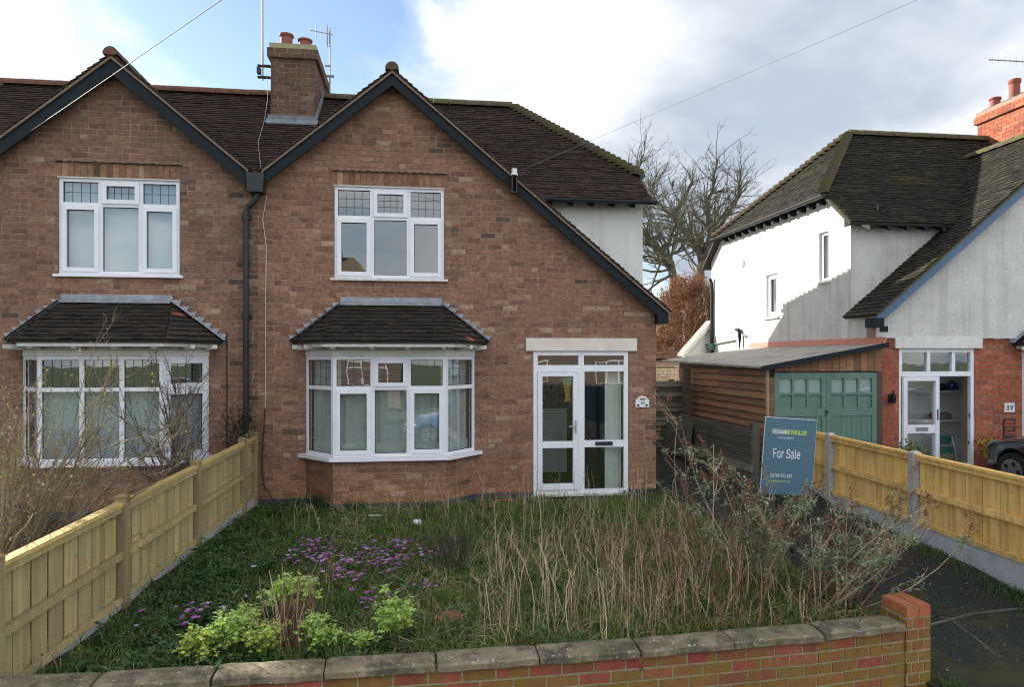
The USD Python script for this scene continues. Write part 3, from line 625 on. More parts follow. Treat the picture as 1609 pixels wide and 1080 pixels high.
def bay(T, fx, st, rng, cx):
    fl = fx(1.0) - fx(0.0); c = fx(cx); R39 = st.get('r39')
    yF = 10.65; hw0, hw1 = 1.31, .835
    L0, L1, R1, R0 = (c - hw0, WY), (c - hw1, yF), (c + hw1, yF), (c + hw0, WY)
    PL, PF, PR = Plane(L0, L1), Plane(L1, R1), Plane(R1, R0)
    B = put(T, 'bay_wall', G().prism(Polygon([L0, L1, R1, R0, (c + hw0, WY + .24), (c - hw0, WY + .24)]).difference(Polygon([(c - hw0 + .2, WY + .3), (c - hw1 + .12, yF + .2), (c + hw1 - .12, yF + .2), (c + hw0 - .2, WY + .3)])), lambda a, b, d: np.stack([a, b, d], -1), -.3, .68), st['mortar'])
    pcs, pl = [], []
    for P in (PL, PF, PR):
        pcs += brickwork(sbox(0.0, .05, P.L, .655), P, rng, st['tone'], z0=.05, joint=.0155, mix=.2, proud=.004)
        pl += brickwork(sbox(0.0, -.3, P.L, .05), P, rng, tone_plinth, course=.115, length=.115, joint=.01, z0=.05 - .115, proud=.012)
    emit(B, 'brick', pcs, st['brick'], 40, 'brickwork'); emit(B, 'plinth_brick', pl, m_plinth, 20, 'plinth_brickwork')
    g = G(); o = .075                                     # sill
    q = Polygon([(c - hw0 - .14, WY + .01), (c - hw1 - .05, yF - o), (c + hw1 + .05, yF - o), (c + hw0 + .14, WY + .01), (c + hw0, WY + .1), (c - hw0, WY + .1)])
    up = lambda a, b, d: np.stack([a, b, d], -1)
    W = put(T, 'bay_window', G().prism(q, up, .682, .738), m_upvc)
    z0, z1 = .74, 2.245
    class Sub(H): pass
    fr = dict(lead=st['baylead'], d=.0, fw=.05)
    sidesash = ((0, 0), (0, 1)) if st.get('bigsash') else ()
    F1 = window(T, PL, .0, PL.L - .005, z0, z1, (), .315, name='bay_frame', **fr)
    F2 = window(T, PF, .0, PF.L, z0, z1, (.345, .665), .315, sash=st['baysash'], name='bay_frame', **fr)
    F3 = window(T, PR, .005, PR.L, z0, z1, (), .315, sash=sidesash, name='bay_frame', **fr)
    g = G(); g.prism(Polygon([(c - hw0 - .01, WY), (c - hw1 - .01, yF - .015), (c + hw1 + .01, yF - .015), (c + hw0 + .01, WY), (c + hw0 - .1, WY + .1), (c - hw0 + .1, WY + .1)]), up, z1 + .003, 2.335); put(T, 'bay_head', g, m_paintwhite)
    g = G(); g.prism(Polygon([(c - hw0 + .03, WY), (c - hw1 + .02, yF + .03), (c + hw1 - .02, yF + .03), (c + hw0 - .03, WY), (c + hw0 - .1, WY + .1), (c - hw0 + .1, WY + .1)]), up, 2.336, 2.50); put(T, 'bay_frieze', g, m_paintwhite)
    # roof
    eY = 10.30; eL0, eL1, eR1, eR0 = (c - 1.535, WY, 2.46), (c - .98, eY, 2.46), (c + .98, eY, 2.46), (c + 1.535, WY, 2.46); tz = 3.05; tL, tR = (c - .775, WY - .01, tz), (c + .775, WY - .01, tz)
    Rf = put(T, 'bay_roof', slab(slab(slab(G(), [eL1, eR1, tR, tL], .03), [eL0, eL1, tL], .03), [eR1, eR0, tR], .03), m_felt)
    kw = dict(gauge=.108, width=.19, lift=.034, jit=.006)
    tt = tri_tiles(eL1, eR1, [tR, tL], rng, tone_baytile, **kw) + tri_tiles(eL0, eL1, [tL], rng, tone_baytile, **kw) + tri_tiles(eR1, eR0, [tR], rng, tone_baytile, **kw)
    emit(Rf, 'roof_tile', tt, m_baytile, 110, 'tiling')
    g = G(); fa = [(c - 1.42, WY), (c - .945, eY + .045), (c + .945, eY + .045), (c + 1.42, WY)]; fb = [(c - 1.38, WY), (c - .93, eY + .075), (c + .93, eY + .075), (c + 1.38, WY)]
    g.prism(Polygon(fa + fb[::-1]), up, 2.385, 2.452); put(Rf, 'fascia', g, m_paintwhite)
    g = G(); g.prism(Polygon(fb + [(c + 1.2, WY), (c + .8, yF + .05), (c - .8, yF + .05), (c - 1.2, WY)]), up, 2.42, 2.435); put(Rf, 'soffit', g, m_paintwhite)
    for P, ss in ((PL, (.06, .40)), (PF, (.02, .58, 1.1, 1.63)), (PR, (.30, .66))):
        for s in ss:
            q = G(); q.hexa([P(s - .035, 2.335, 0), P(s + .035, 2.335, 0), P(s + .035, 2.335, -.02), P(s - .035, 2.335, -.02), P(s - .035, 2.418, .0), P(s + .035, 2.418, .0), P(s + .035, 2.418, -.02), P(s - .035, 2.418, -.02)])
            q.hexa([P(s - .032, 2.36, .26), P(s + .032, 2.36, .26), P(s + .032, 2.335, .0), P(s - .032, 2.335, .0), P(s - .032, 2.419, .26), P(s + .032, 2.419, .26), P(s + .032, 2.419, .0), P(s - .032, 2.419, .0)]); put(Rf, 'bracket', q, m_paintwhite)
    # lead: apron and steps
    g = G(); FRONT.box(g, c - .79, c + .79, tz + .005, tz + .125, .006, .02); n = 10
    g.hexa([(c - .78, WY - .10, tz - .005), (c + .78, WY - .10, tz - .005), (c + .78, WY - .008, tz + .055), (c - .78, WY - .008, tz + .055), (c - .78, WY - .10, tz + .010), (c + .78, WY - .10, tz + .010), (c + .78, WY - .008, tz + .07), (c - .78, WY - .008, tz + .07)])
    put(Rf, 'lead_apron', g, m_lead)
    for sg, (e, t) in ((-1, (eL0, tL)), (1, (eR0, tR))):
        g = G(); e, t = np.array(e), np.array(t)
        ln = [(e[0], e[2] - .02), (t[0], t[2] - .02), (t[0], t[2] + .05), (e[0], e[2] + .045)]
        g.prism(Polygon(ln), lambda a, b, d: FRONT(a, b, d), .006, .012); n = 7
        for i in range(n):
            a = e + (t - e) * (i + .15) / n; b = e + (t - e) * (i + 1.1) / n; j = rng.uniform(-.012, .012)
            g.prism(Polygon([(a[0] - sg * -.06, a[2] + .115 + j), (b[0], a[2] + .12 + j), (b[0], b[2] + .01), (a[0], a[2] + .01)]).convex_hull, lambda a_, b_, d_: FRONT(a_, b_, d_), .012 + .001 * i, .018 + .001 * i)
        d = (t - e) / np.linalg.norm(t - e); nn = np.cross(d, [0, -1.0, 0]) * (1 if sg < 0 else -1); nn = nn if nn[2] > 0 else -nn
        w = np.array([0, -.11, 0]) + 0 * nn
        base = [e + nn * .05, t + nn * .05]; g.add([base[0], base[1], base[1] + w - nn * .015, base[0] + w - nn * .015, base[0] - nn * .02, base[1] - nn * .02], [[0, 1, 2], [0, 2, 3]])
        put(Rf, 'stepped_flashing', g, m_lead)
    if st.get('nets'):
        for P, a, b, k in ((PL, .04, PL.L - .02, 1), (PF, .04, .58, 2), (PF, .56, 1.16, 5), (PF, 1.14, PF.L - .04, 3), (PR, .02, PR.L - .04, 4)):
            curtain(W, P, a, b, .78, z1 - (.02 if P is not PF else .50), -.13 - .01 * k % .02, m_cloth, amp=.034, wl=.12, seed=k)
            g = G(); P.box(g, a, b, .76, .93, -.115, -.108); put(W, 'curtain_hem', g, m_cloth)
    if st.get('bayblind'):
        for P in (PL, PF, PR):
            g = G(); P.box(g, .03, P.L - .03, .78, 1.75, -.14, -.13); put(W, 'blind', g, m_blind)
# ------------------------------------------------------------------ ground
def sm(a, b, x): t = np.clip((np.asarray(x, float) - a) / (b - a), 0, 1); return t * t * (3 - 2 * t)
WALLX = np.array([-9.0, -3.6, -2.85, -2.1, -1.36, -.64, .108, .83, 1.57, 2.30, 3.05, 3.82, 6.3, 14.0])
WALLY = np.array([4.83, 4.82, 4.81, 4.805, 4.81, 4.825, 4.84, 4.855, 4.885, 4.93, 4.985, 5.09, 5.45, 6.5])
wy = lambda x: np.interp(x, WALLX, WALLY)
def gh(x, y):
    x, y = np.broadcast_arrays(np.asarray(x, float), np.asarray(y, float)); d = y - wy(x) + 4.95
    ramp = np.interp(d, [4.9, 5.4, 6.6, 8.0, 9.5, 11.0, 14.0, 18.0], [-.37, -.30, -.13, -.05, 0.01, .05, .30, .32])
    ramp = ramp + .22 * sm(4.5, 5.6, x) * sm(9.6, 11.2, y) * (1 - sm(12.5, 14, y))
    gard = -.05 + .05 * (meshkit.noise(np.stack([x * .8, y * .8, x * 0], -1), 3) - .5) + .03 * (meshkit.noise(np.stack([x * 3, y * 3, x * 0], -1), 4) - .5)
    ing = (1 - sm(3.86, 4.02, x)) * sm(4.94, 4.97, d) * (1 - sm(11.4, 12, y))
    z = ramp * (1 - ing) + gard * ing
    z = np.where(d < 4.93, -.37 - .10 * sm(3.0, 2.85, d) , z)
    return z
def sheet(xs, ys, lift, inside=None):
    A, B = np.meshgrid(xs, ys, indexing='ij'); Z = gh(A, B) + (lift(A, B) if callable(lift) else lift); nx, ny = A.shape
    i, j = np.meshgrid(np.arange(nx - 1), np.arange(ny - 1), indexing='ij'); a = (i * ny + j).ravel(); q = np.stack([a, a + ny, a + ny + 1, a + 1], 1)
    if inside is not None:
        cx, cy = A.ravel()[q].mean(1), B.ravel()[q].mean(1); q = q[inside(cx, cy)]
    return G().add(np.stack([A, B, Z], -1).reshape(-1, 3), q)
cs = lambda *s: np.unique(np.round(np.concatenate(s), 4))
TL_ = lambda x, y: -.03 - .30 * ((y < 11.3) & (y > -20) & (abs(x) < 90))
put(None, 'terrain', sheet(cs(np.arange(-250, -12, 17.0), np.arange(-12, 16.1, .5), np.arange(16, 260, 17.0)), cs(np.arange(-250, -3, 17.0), np.arange(-3, 20.1, .5), np.arange(20, 400, 17.0)), TL_), m_terr, kind='structure')
put(None, 'garden_soil', sheet(np.arange(-9, 4.06, .07), np.arange(4.9, 11.4, .07), 0.0, lambda x, y: (y > wy(x) + .1) & ((x < 3.8) | (y > 5.4))), m_soil, kind='structure')
put(None, 'driveway', sheet(np.arange(3.95, 6.19, .06), np.arange(5.2, 17.6, .1), 0.0, lambda x, y: (y > wy(x) + .50)), m_tarmac, kind='structure')
put(None, 'neighbour_driveway', sheet(np.arange(6.22, 16.2, .2), np.arange(5.5, 11.2, .2), 0.0, lambda x, y: (y > wy(x) + .4)), m_paving, kind='structure')
put(None, 'pavement', sheet(cs(np.arange(-12, 16.1, .2)), np.arange(2.9, 6.9, .1), .004, lambda x, y: (y < wy(x) + np.where(x > 4.06, .72, -.13)) & (y > wy(x) - 1.9)), m_paving, kind='structure')
put(None, 'road', sheet(np.arange(-80, 81, 4.0), np.array([-7.0, -5, -3, -1, 1, 2.0, 2.6]), .004), m_tarmac, kind='structure')
# edging strip across the drive and slab joints at its foot
def strip(pts, w, lift, h=.01):
    g = G()
    for (x0, y0), (x1, y1) in zip(pts[:-1], pts[1:]):
        n = max(1, int(math.hypot(x1 - x0, y1 - y0) / .25)); t = np.array([x1 - x0, y1 - y0]) / math.hypot(x1 - x0, y1 - y0); o = np.array([-t[1], t[0]]) * w / 2
        for k in range(n):
            a = np.array([x0, y0]) + (np.array([x1, y1]) - [x0, y0]) * k / n; b = np.array([x0, y0]) + (np.array([x1, y1]) - [x0, y0]) * (k + 1) / n
            c = [a - o, b - o, b + o, a + o]; zz = [float(gh(*q)) for q in c]
            g.hexa([(*q, z - .05) for q, z in zip(c, zz)] + [(*q, z + lift + h) for q, z in zip(c, zz)])
    return g
put(None, 'drive_edging', strip([(4.13, 5.78), (5.3, 6.12), (6.15, 6.22)], .022, .002, .006), m_paving_edge, kind='structure')
put(None, 'drive_edging', strip([(4.98, 6.02), (4.92, 5.4)], .014, .002, .006), m_paving_edge, kind='structure')
put(None, 'road_kerb', G().box(-80, 80, 2.72, 2.85, -.6, -.355), m_conc, kind='structure')

# ------------------------------------------------------------------ the houses
white = dict(sidemat=m_render, setmat=m_render)
HR = thing('brick_house', 'brown brick semi with glazed white front door, bay window and weeds in front', 'house', (0.7, 11.2, 0), 'the pair of brown brick houses')
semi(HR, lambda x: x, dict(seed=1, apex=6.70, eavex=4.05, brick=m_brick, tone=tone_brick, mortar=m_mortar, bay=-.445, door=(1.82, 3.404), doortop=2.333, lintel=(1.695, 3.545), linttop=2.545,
     trans=.335, lead=(4, 3), baylead=(4, 3), baysash={(1, 0), (0, 1), (2, 1)}, sill=m_sill, eave=4.93, ridge=7.61, hipx=1.97, kinky=12.42, over=3.97, nb=200, nt1=90, nt2=150, tile=m_tile, tile2=m_tile,
     tile_hip=m_moss_ridge, tiletone=tone_tile, ridgemat=m_moss_ridge, board=m_black, nets=True, **white))
HL = thing('brick_house', 'brown brick semi with closed blinds, behind the bare shrubs and left fence', 'house', (-5.6, 11.2, 0), 'the pair of brown brick houses')
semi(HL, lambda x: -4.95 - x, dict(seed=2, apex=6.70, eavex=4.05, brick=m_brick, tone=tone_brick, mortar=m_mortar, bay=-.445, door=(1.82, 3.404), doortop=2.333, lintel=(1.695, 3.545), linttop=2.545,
     trans=.27, lead=(4, 2), baylead=(4, 2), baysash={}, bigsash=True, sill=m_upvc, eave=4.93, ridge=7.61, hipx=3.22, kinky=12.42, over=3.97, nb=260, nt1=90, nt2=150, tile=m_tile, tile2=m_tile,
     tile_hip=m_moss_ridge, tiletone=tone_tile, ridgemat=m_ridge, board=m_black, blind=(0, 1), bayblind=True, bd=.27, **white))
HN = thing('white_house', 'white roughcast house with red brick ground floor and open glazed porch', 'house', (11.0, 11.2, 0.1))
semi(HN, lambda x: 11.70 - x, dict(seed=3, apex=6.66, eavex=4.02, brick=m_brick, tone=tone_red, mortar=m_redmortar, bay=-.25, door=(2.0, 3.44), doortop=2.387, lintel=(1.87, 3.54), linttop=2.584,
     trans=.3, lead=(4, 3), baylead=(4, 3), baysash={}, sill=m_upvc, eave=4.66, ridge=7.35, hipx=1.90, kinky=12.52, over=4.05, nb=200, nt1=150, nt2=150, tile=m_tile_moss, tile2=m_tile_moss,
     tile_hip=m_moss_ridge, tiletone=tone_tile39, ridgemat=m_moss_ridge, board=m_blue, r39=True, sidewin=[(12.6, 12.93, 3.72, 4.68), (14.54, 15.06, 3.14, 4.1)], sidemat=m_rough, setmat=m_rough))

# chimneys
def chimney(parent, x0, x1, y0, y1, z0, z1, tone, mat, mort, rng, nb, faces, lead=True):
    b = .012; C = put(parent, 'chimney', G().box(x0 + b, x1 - b, y0 + b, y1 - b, z0, z1).box(x0 - .05, x1 + .05, y0 - .05, y1 + .05, z1 - .27, z1 - .10).box(x0 - .02, x1 + .02, y0 - .02, y1 + .02, z1 - .10, z1 + .01), mort)
    pcs = []
    for P, zz, off in ((Plane((x0, y0), (x1, y0)), (z0, z1 - .27), 0), (Plane((x1, y0), (x1, y1)), (z0, z1 - .27), 0), (Plane((x0, y1), (x0, y0)), (z0, z1 - .27), 0), (Plane((x1, y1), (x0, y1)), (z0, z1 - .27), 0),
                       (Plane((x0 - .05, y0 - .05), (x1 + .05, y0 - .05)), (z1 - .27, z1 - .095), 1), (Plane((x1 + .05, y0 - .05), (x1 + .05, y1 + .05)), (z1 - .27, z1 - .095), 1), (Plane((x0 - .05, y1 + .05), (x0 - .05, y0 - .05)), (z1 - .27, z1 - .095), 1)):
        pcs += brickwork(sbox(0, zz[0], P.L, zz[1]), P, rng, tone, z0=z1 - .27, proud=.007 if off else -.004, back=-.03)
    emit(C, 'brick', pcs, mat, nb, 'brickwork'); return C
def tone_chim(c, rng): return pick(rng, BR) * np.array([.50, .54, .58])
def pot(parent, x, y, z, h, r, mat, cap=False):
    n = 20; prof = [(r * .95, 0), (r * .95, h * .12), (r * .86, h * .16), (r * .84, h * .78), (r * 1.0, h * .83), (r * 1.02, h * .97), (r * .97, h), (r * .74, h), (r * .72, h * .5)]
    th = np.arange(n) * 2 * np.pi / n; v = np.vstack([np.stack([x + a * np.cos(th), y + a * np.sin(th), np.full(n, z + b)], 1) for a, b in prof])
    i, j = np.meshgrid(np.arange(len(prof) - 1), np.arange(n), indexing='ij'); q = np.stack([i * n + j, i * n + (j + 1) % n, (i + 1) * n + (j + 1) % n, (i + 1) * n + j], -1).reshape(-1, 4)
    g = G().add(v, q)
    P_ = put(parent, 'chimney_pot', g, mat, smooth=40)
    if cap:
        k = G()
        for t in range(8): a = t * np.pi / 4 + .2; c, s = math.cos(a), math.sin(a); k.mesh(trimesh.creation.cylinder(.014, .012, 8, transform=trimesh.geometry.align_vectors([0, 0, 1], [c, s, 0]) * 1.0 + np.array([[0, 0, 0, x + r * 1.0 * c], [0, 0, 0, y + r * 1.0 * s], [0, 0, 0, z + h * .9], [0, 0, 0, 0]])))
        put(P_, 'vent_holes', k, m_trim)
rng = np.random.default_rng(11)
CH = chimney(HR, -2.86, -2.02, 14.0, 15.75, 6.35, 8.30, tone_chim, m_brick, m_mortar_old, rng, 60, 2)
put(CH, 'lead_flashing', G().box(-2.90, -1.98, 13.93, 13.995, 6.70, 6.90).hexa([(-2.01, 13.95, 6.72), (-1.985, 13.95, 6.72), (-1.985, 15.0, 7.55), (-2.01, 15.0, 7.55), (-2.01, 13.95, 6.95), (-1.985, 13.95, 6.95), (-1.985, 15.0, 7.80), (-2.01, 15.0, 7.80)])
    .hexa([(-2.92, 13.80, 6.69), (-1.96, 13.80, 6.69), (-1.96, 13.96, 6.83), (-2.92, 13.96, 6.83), (-2.92, 13.80, 6.71), (-1.96, 13.80, 6.71), (-1.96, 13.96, 6.85), (-2.92, 13.96, 6.85)]), m_lead_dark)
for x, y, h, r, c in ((-2.60, 14.22, .27, .135, True), (-2.25, 14.25, .20, .14, False), (-2.60, 15.2, .24, .13, False), (-2.25, 15.25, .24, .13, False)): pot(CH, x, y, 8.31, h, r, m_pot, c)
put(CH, 'mortar_flaunching', G().hexa([(-2.86, 14.0, 8.31), (-2.02, 14.0, 8.31), (-2.02, 15.75, 8.31), (-2.86, 15.75, 8.31), (-2.75, 14.12, 8.37), (-2.13, 14.12, 8.37), (-2.13, 15.6, 8.37), (-2.75, 15.6, 8.37)]), m_moss_ridge)
C39 = chimney(HN, 13.3, 14.4, 13.2, 15.25, 6.2, 8.10, tone_red, m_brick, m_redmortar, np.random.default_rng(12), 80, 2)
for x, y, h, r in ((13.55, 15.0, .24, .13), (13.55, 14.45, .46, .13), (13.55, 13.9, .24, .14), (14.1, 14.8, .3, .13), (14.1, 13.9, .3, .13)): pot(C39, x, y, 8.16, h, r, m_pot)
put(C39, 'mortar_flaunching', G().hexa([(13.3, 13.2, 8.11), (14.4, 13.2, 8.11), (14.4, 15.25, 8.11), (13.3, 15.25, 8.11), (13.42, 13.35, 8.19), (14.28, 13.35, 8.19), (14.28, 15.1, 8.19), (13.42, 15.1, 8.19)]), m_moss_ridge)

# front door of the brown house
def bars(P, g, x0, x1, z0, z1, w, d0, d1):
    P.box(g, x0, x0 + w, z0, z1, d0, d1); P.box(g, x1 - w, x1, z0, z1, d0, d1); P.box(g, x0 + w, x1 - w, z1 - w, z1, d0, d1); P.box(g, x0 + w, x1 - w, z0, z0 + w, d0, d1); return g
def pane(P, par, a, b, za, zb, d, mat=None):
    return put(par, 'pane', G().add([P(a, za, d), P(b, za, d), P(b, zb, d), P(a, zb, d)], [[0, 1, 2, 3]]), mat or m_glass)
g = bars(FRONT, G(), 1.822, 3.402, .0, 2.33, .068, -.07, .0)
FRONT.box(g, 1.89, 3.334, 2.0, 2.105, -.07, -.002); FRONT.box(g, 2.556, 2.668, .068, 2.0, -.07, -.003); FRONT.box(g, 2.57, 2.66, 2.105, 2.262, -.07, -.003)
FRONT.box(g, 2.668, 3.334, .757, .868, -.07, -.004)
DF = put(HR, 'door_frame', g, m_upvc)
for a, b, za, zb in ((1.89, 2.57, 2.105, 2.262), (2.66, 3.334, 2.105, 2.262), (2.668, 3.334, .868, 2.0), (2.668, 3.334, .068, .757)): pane(FRONT, DF, a, b, za, zb, -.04)
g = bars(FRONT, G(), 1.895, 2.55, .075, 1.995, .072, -.06, .016); FRONT.box(g, 1.967, 2.478, .755, .862, -.06, .012); FRONT.box(g, 1.967, 2.478, .147, .17, -.06, .012)
DL = put(HR, 'front_door', g, m_upvc)
for za, zb in ((.17, .755), (.862, 1.923)): pane(FRONT, DL, 1.967, 2.478, za, zb, -.03)
g = G(); FRONT.box(g, 2.504, 2.528, 1.0, 1.20, .016, .03); FRONT.box(g, 2.40, 2.522, 1.095, 1.115, .045, .06); FRONT.box(g, 2.508, 2.524, 1.095, 1.115, .03, .046); put(DL, 'handle', g, m_alu)
g = G(); FRONT.box(g, 2.85, 3.14, .785, .848, -.004, .010); FRONT.box(g, 2.93, 3.08, .81, .828, .010, .016); put(DF, 'letterbox', g, m_trim)
g = G(); FRONT.box(g, 1.80, 3.43, -.03, -.002, -.08, .05); put(DF, 'threshold', g, m_sill)
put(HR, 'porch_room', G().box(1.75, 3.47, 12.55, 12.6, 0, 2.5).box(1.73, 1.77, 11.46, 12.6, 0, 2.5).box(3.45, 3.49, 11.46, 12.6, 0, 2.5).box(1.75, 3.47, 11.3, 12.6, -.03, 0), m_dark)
put(HR, 'inner_door', G().box(1.85, 2.65, 12.50, 12.548, .05, 1.3).box(1.95, 2.55, 12.485, 12.50, .25, 1.1), m_palegrey)  # pale boards added to stand in for a reflection low in the glass
curtain(DF, FRONT, 3.05, 3.33, .05, 1.99, -.16, m_drape, amp=.02, wl=.07, seed=8)
g = G(); n = 8; zz = np.linspace(1.92, 1.50, 7)
v = np.vstack([np.stack([2.42 + np.linspace(-.06, .05, n) * (1 + .25 * math.sin(k)), np.full(n, 11.36) + .02 * np.sin(np.arange(n) * 1.7 + k), np.full(n, z)], 1) for k, z in enumerate(zz)])
i, j = np.meshgrid(np.arange(6), np.arange(n - 1), indexing='ij'); a = (i * n + j).ravel(); g.add(v, np.stack([a, a + 1, a + n + 1, a + n], 1)); put(None, 'hanging_cloth', g, m_ochre, smooth=True, label='ochre cloth hanging behind the glass of the front door', category='cloth')

# porch of the white house
Q = FRONT; x0, x1 = 8.262, 9.698
g = bars(Q, G(), x0, x1, .30, 2.384, .06, -.07, .0); Q.box(g, x0 + .06, x1 - .06, 1.90, 1.985, -.07, -.002); Q.box(g, 8.80, 8.86, 1.985, 2.324, -.07, -.003); Q.box(g, 9.28, 9.34, 1.985, 2.324, -.07, -.003)
PF_ = put(HN, 'porch_frame', g, m_upvc)
for a, b in ((8.322, 8.80), (8.86, 9.28), (9.34, 9.638)): pane(Q, PF_, a, b, 1.985, 2.324, -.04)
g = bars(Q, G(), 8.335, 9.02, .36, 1.895, .075, -.055, .02); Q.box(g, 8.41, 8.945, .905, 1.05, -.055, .016); Q.box(g, 8.335 - .03, 8.345, .36, 1.895, -.055, .0)
PD = put(HN, 'sliding_door', g, m_upvc)
for za, zb in ((.435, .905), (1.05, 1.82)): pane(Q, PD, 8.41, 8.945, za, zb, -.03)
g = G(); Q.box(g, 8.57, 8.80, .945, 1.01, .016, .024); put(PD, 'letterbox', g, m_metal); g = G(); Q.box(g, 8.975, 8.995, 1.14, 1.32, .02, .03); put(PD, 'handle', g, m_trim)
g = G(); Q.box(g, 9.60, 9.612, 1.16, 1.25, -.0, .012); put(PF_, 'lock', g, m_trim)
put(HN, 'porch_room', G().box(8.2, 10.4, 12.3, 12.35, .2, 2.5).box(8.2, 8.24, 11.46, 12.3, .2, 2.5).box(10.36, 10.4, 11.46, 12.3, .2, 2.5).box(8.2, 10.4, 11.3, 12.3, .2, .28).box(8.2, 10.4, 11.3, 12.3, 2.5, 2.55), m_render)
for z in (1.03, 1.58): put(HN, 'shelf', G().box(9.3, 10.355, 11.95, 12.298, z, z + .025), m_paintwhite)
def lump(c, r, seed, n=2, amp=.25):
    m = trimesh.creation.icosphere(n); v = np.array(m.vertices); k = 1 + amp * (meshkit.fbm(v * 1.7 + seed * 9, 3) - .5) * 2; return (v * k[:, None]) * np.array(r) + np.array(c), np.array(m.faces)
for nm, c, r, mt, lb in (('navy_bag', (9.76, 12.10, 1.67), (.16, .09, .07), m_navy, 'navy cloth bag on the upper porch shelf'), ('red_bag', (9.62, 12.08, 1.135), (.07, .08, .09), m_red, 'red bag at the left of the lower porch shelf'),
                         ('khaki_bag', (9.84, 12.08, 1.12), (.15, .09, .07), m_khaki, 'khaki folded coat on the lower porch shelf beside the red bag')):
    v, f = lump(c, r, len(nm)); put(None, nm, G().add(v, f), mt, smooth=True, label=lb, category=nm.split('_')[1] if nm != 'khaki_bag' else 'coat')
t = thing('cycle_helmet', 'blue rounded helmet at the right end of the upper porch shelf', 'helmet', (10.02, 12.1, 1.605)); v, f = lump((10.02, 12.1, 1.70), (.09, .10, .10), 4, amp=.05); put(t, 'shell', G().add(v, f), m_carblue, smooth=True)
put(t, 'visor', G().add(*lump((10.02, 12.0, 1.66), (.05, .05, .04), 2, amp=.05)), m_trim, smooth=True)
t = thing('folding_chair', 'small folding chair with teal seat leaning inside the open porch', 'chair', (9.59, 11.75, .28))
put(t, 'seat_fabric', G().box(9.42, 9.76, 11.80, 11.83, .62, .78).box(9.42, 9.76, 11.74, 11.79, .46, .58), m_teal)
for x in (9.39, 9.79): put(t, 'leg', G().tube([(x, 11.70, .29), (x, 11.75, .55), (x, 11.83, .76), (x + (.03 if x < 9.59 else -.03), 11.84, .80)], .011), m_metal)
put(t, 'top_rail', G().tube([(9.41, 11.84, .80), (9.59, 11.845, .82), (9.77, 11.84, .80)], .011), m_metal)
put(t, 'patterned_panel', G().box(9.41, 9.77, 11.715, 11.735, .33, .45), m_khaki)

# number plates, signs on the walls
t = thing('house_number_plaque', 'small arched white plaque with painted flowers beside the brown house door', 'plaque', (3.64, 11.19, 1.43))
arch = Polygon([(-.115, -.085), (.115, -.085), (.115, .04)] + [(.085 * math.cos(a), .05 + .055 * math.sin(a)) for a in np.linspace(.1, np.pi - .1, 9)] + [(-.115, .04)])
put(t, 'plate', G().prism(arch, lambda a, b, d: FRONT(a + 3.64, b + 1.49, d), .006, .022), m_plaque)
g = G().mesh(trimesh.creation.extrude_polygon(sbox(0, 0, .001, .001), .001, engine='earcut')); g = G()
tm = meshkit.text_mesh('41', .038, .003, bold=True); v = np.array(tm.vertices); v[:, 0] -= v[:, 0].mean(); g.add(FRONT(v[:, 0] + 3.64, v[:, 1] + 1.462, v[:, 2] + .022), tm.faces)
for dx, dz, r in ((-.035, .052, .012), (0, .06, .014), (.035, .052, .012), (-.015, .045, .010), (.02, .044, .010), (-.075, -.05, .018), (.075, -.05, .018), (-.06, -.058, .012), (.06, -.058, .012)):
    m = trimesh.creation.cylinder(r, .004, 9); v = np.array(m.vertices); g.add(FRONT(v[:, 0] + 3.64 + dx, v[:, 1] + 1.49 + dz, v[:, 2] + .024), m.faces)
put(t, 'painted_marks', g, m_ink)
def text(T, name, s, P, x, z, h, mat, d=.02, bold=False, center=True, thick=.003, w=None, shear=0.0):
    tm = meshkit.text_mesh(s, h, thick, bold); v = np.array(tm.vertices)
    if w: v[:, 0] *= w / np.ptp(v[:, 0])
    v[:, 0] -= (v[:, 0].min() + v[:, 0].max()) / 2 if center else v[:, 0].min()
    put(T, name, G().add(P(v[:, 0] + x, v[:, 1] + z, v[:, 2] + d), tm.faces), mat)
t = thing('house_number_plaque', 'white square number 39 plaque on the red brick wall', 'plaque', (10.386, 11.19, 1.33))
g = G(); FRONT.box(g, 10.285, 10.485, 1.255, 1.42, .006, .022); put(t, 'plate', g, m_plaque); text(t, 'number', '39', FRONT, 10.385, 1.295, .085, m_ink, .022, True)
t = thing('parking_notice', 'black notice with red lettering and arrow under the number 39 plaque', 'sign', (10.386, 11.19, .90))
g = G(); FRONT.box(g, 10.265, 10.505, .73, 1.14, .006, .018); put(t, 'board', g, m_blackboard); g = G(); FRONT.box(g, 10.272, 10.498, .843, .852, .018, .021); put(t, 'dividing_line', g, m_redink)
for k, s in enumerate(('BIKER', 'PARKING', 'ONLY')): text(t, 'lettering', s, FRONT, 10.385, 1.068 - k * .066, .042, m_redink, .018, True, w=(.15, .19, .13)[k])
g = G(); g.prism(Polygon([(10.29, .895), (10.32, .915), (10.32, .902), (10.45, .902), (10.45, .915), (10.48, .895), (10.45, .875), (10.45, .888), (10.32, .888), (10.32, .875)]), lambda a, b, d: FRONT(a, b, d), .018, .021); put(t, 'arrow', g, m_redink)
t = thing('wall_lantern', 'small dark lantern on the red brick wall left of the open porch', 'lantern', (8.08, 11.12, 1.55))
put(t, 'bracket', G().tube([(8.08, 11.195, 1.50), (8.06, 11.12, 1.52), (8.06, 11.08, 1.60), (8.06, 11.06, 1.66)], .012).box(8.055, 8.105, 11.182, 11.194, 1.44, 1.60), m_black)
put(t, 'lamp_body', G().mesh(trimesh.creation.cone(.06, .08, 6, transform=trimesh.transformations.translation_matrix([8.06, 11.07, 1.56]))).mesh(trimesh.creation.cylinder(.045, .11, 6, transform=trimesh.transformations.translation_matrix([8.06, 11.07, 1.50]))), m_black)
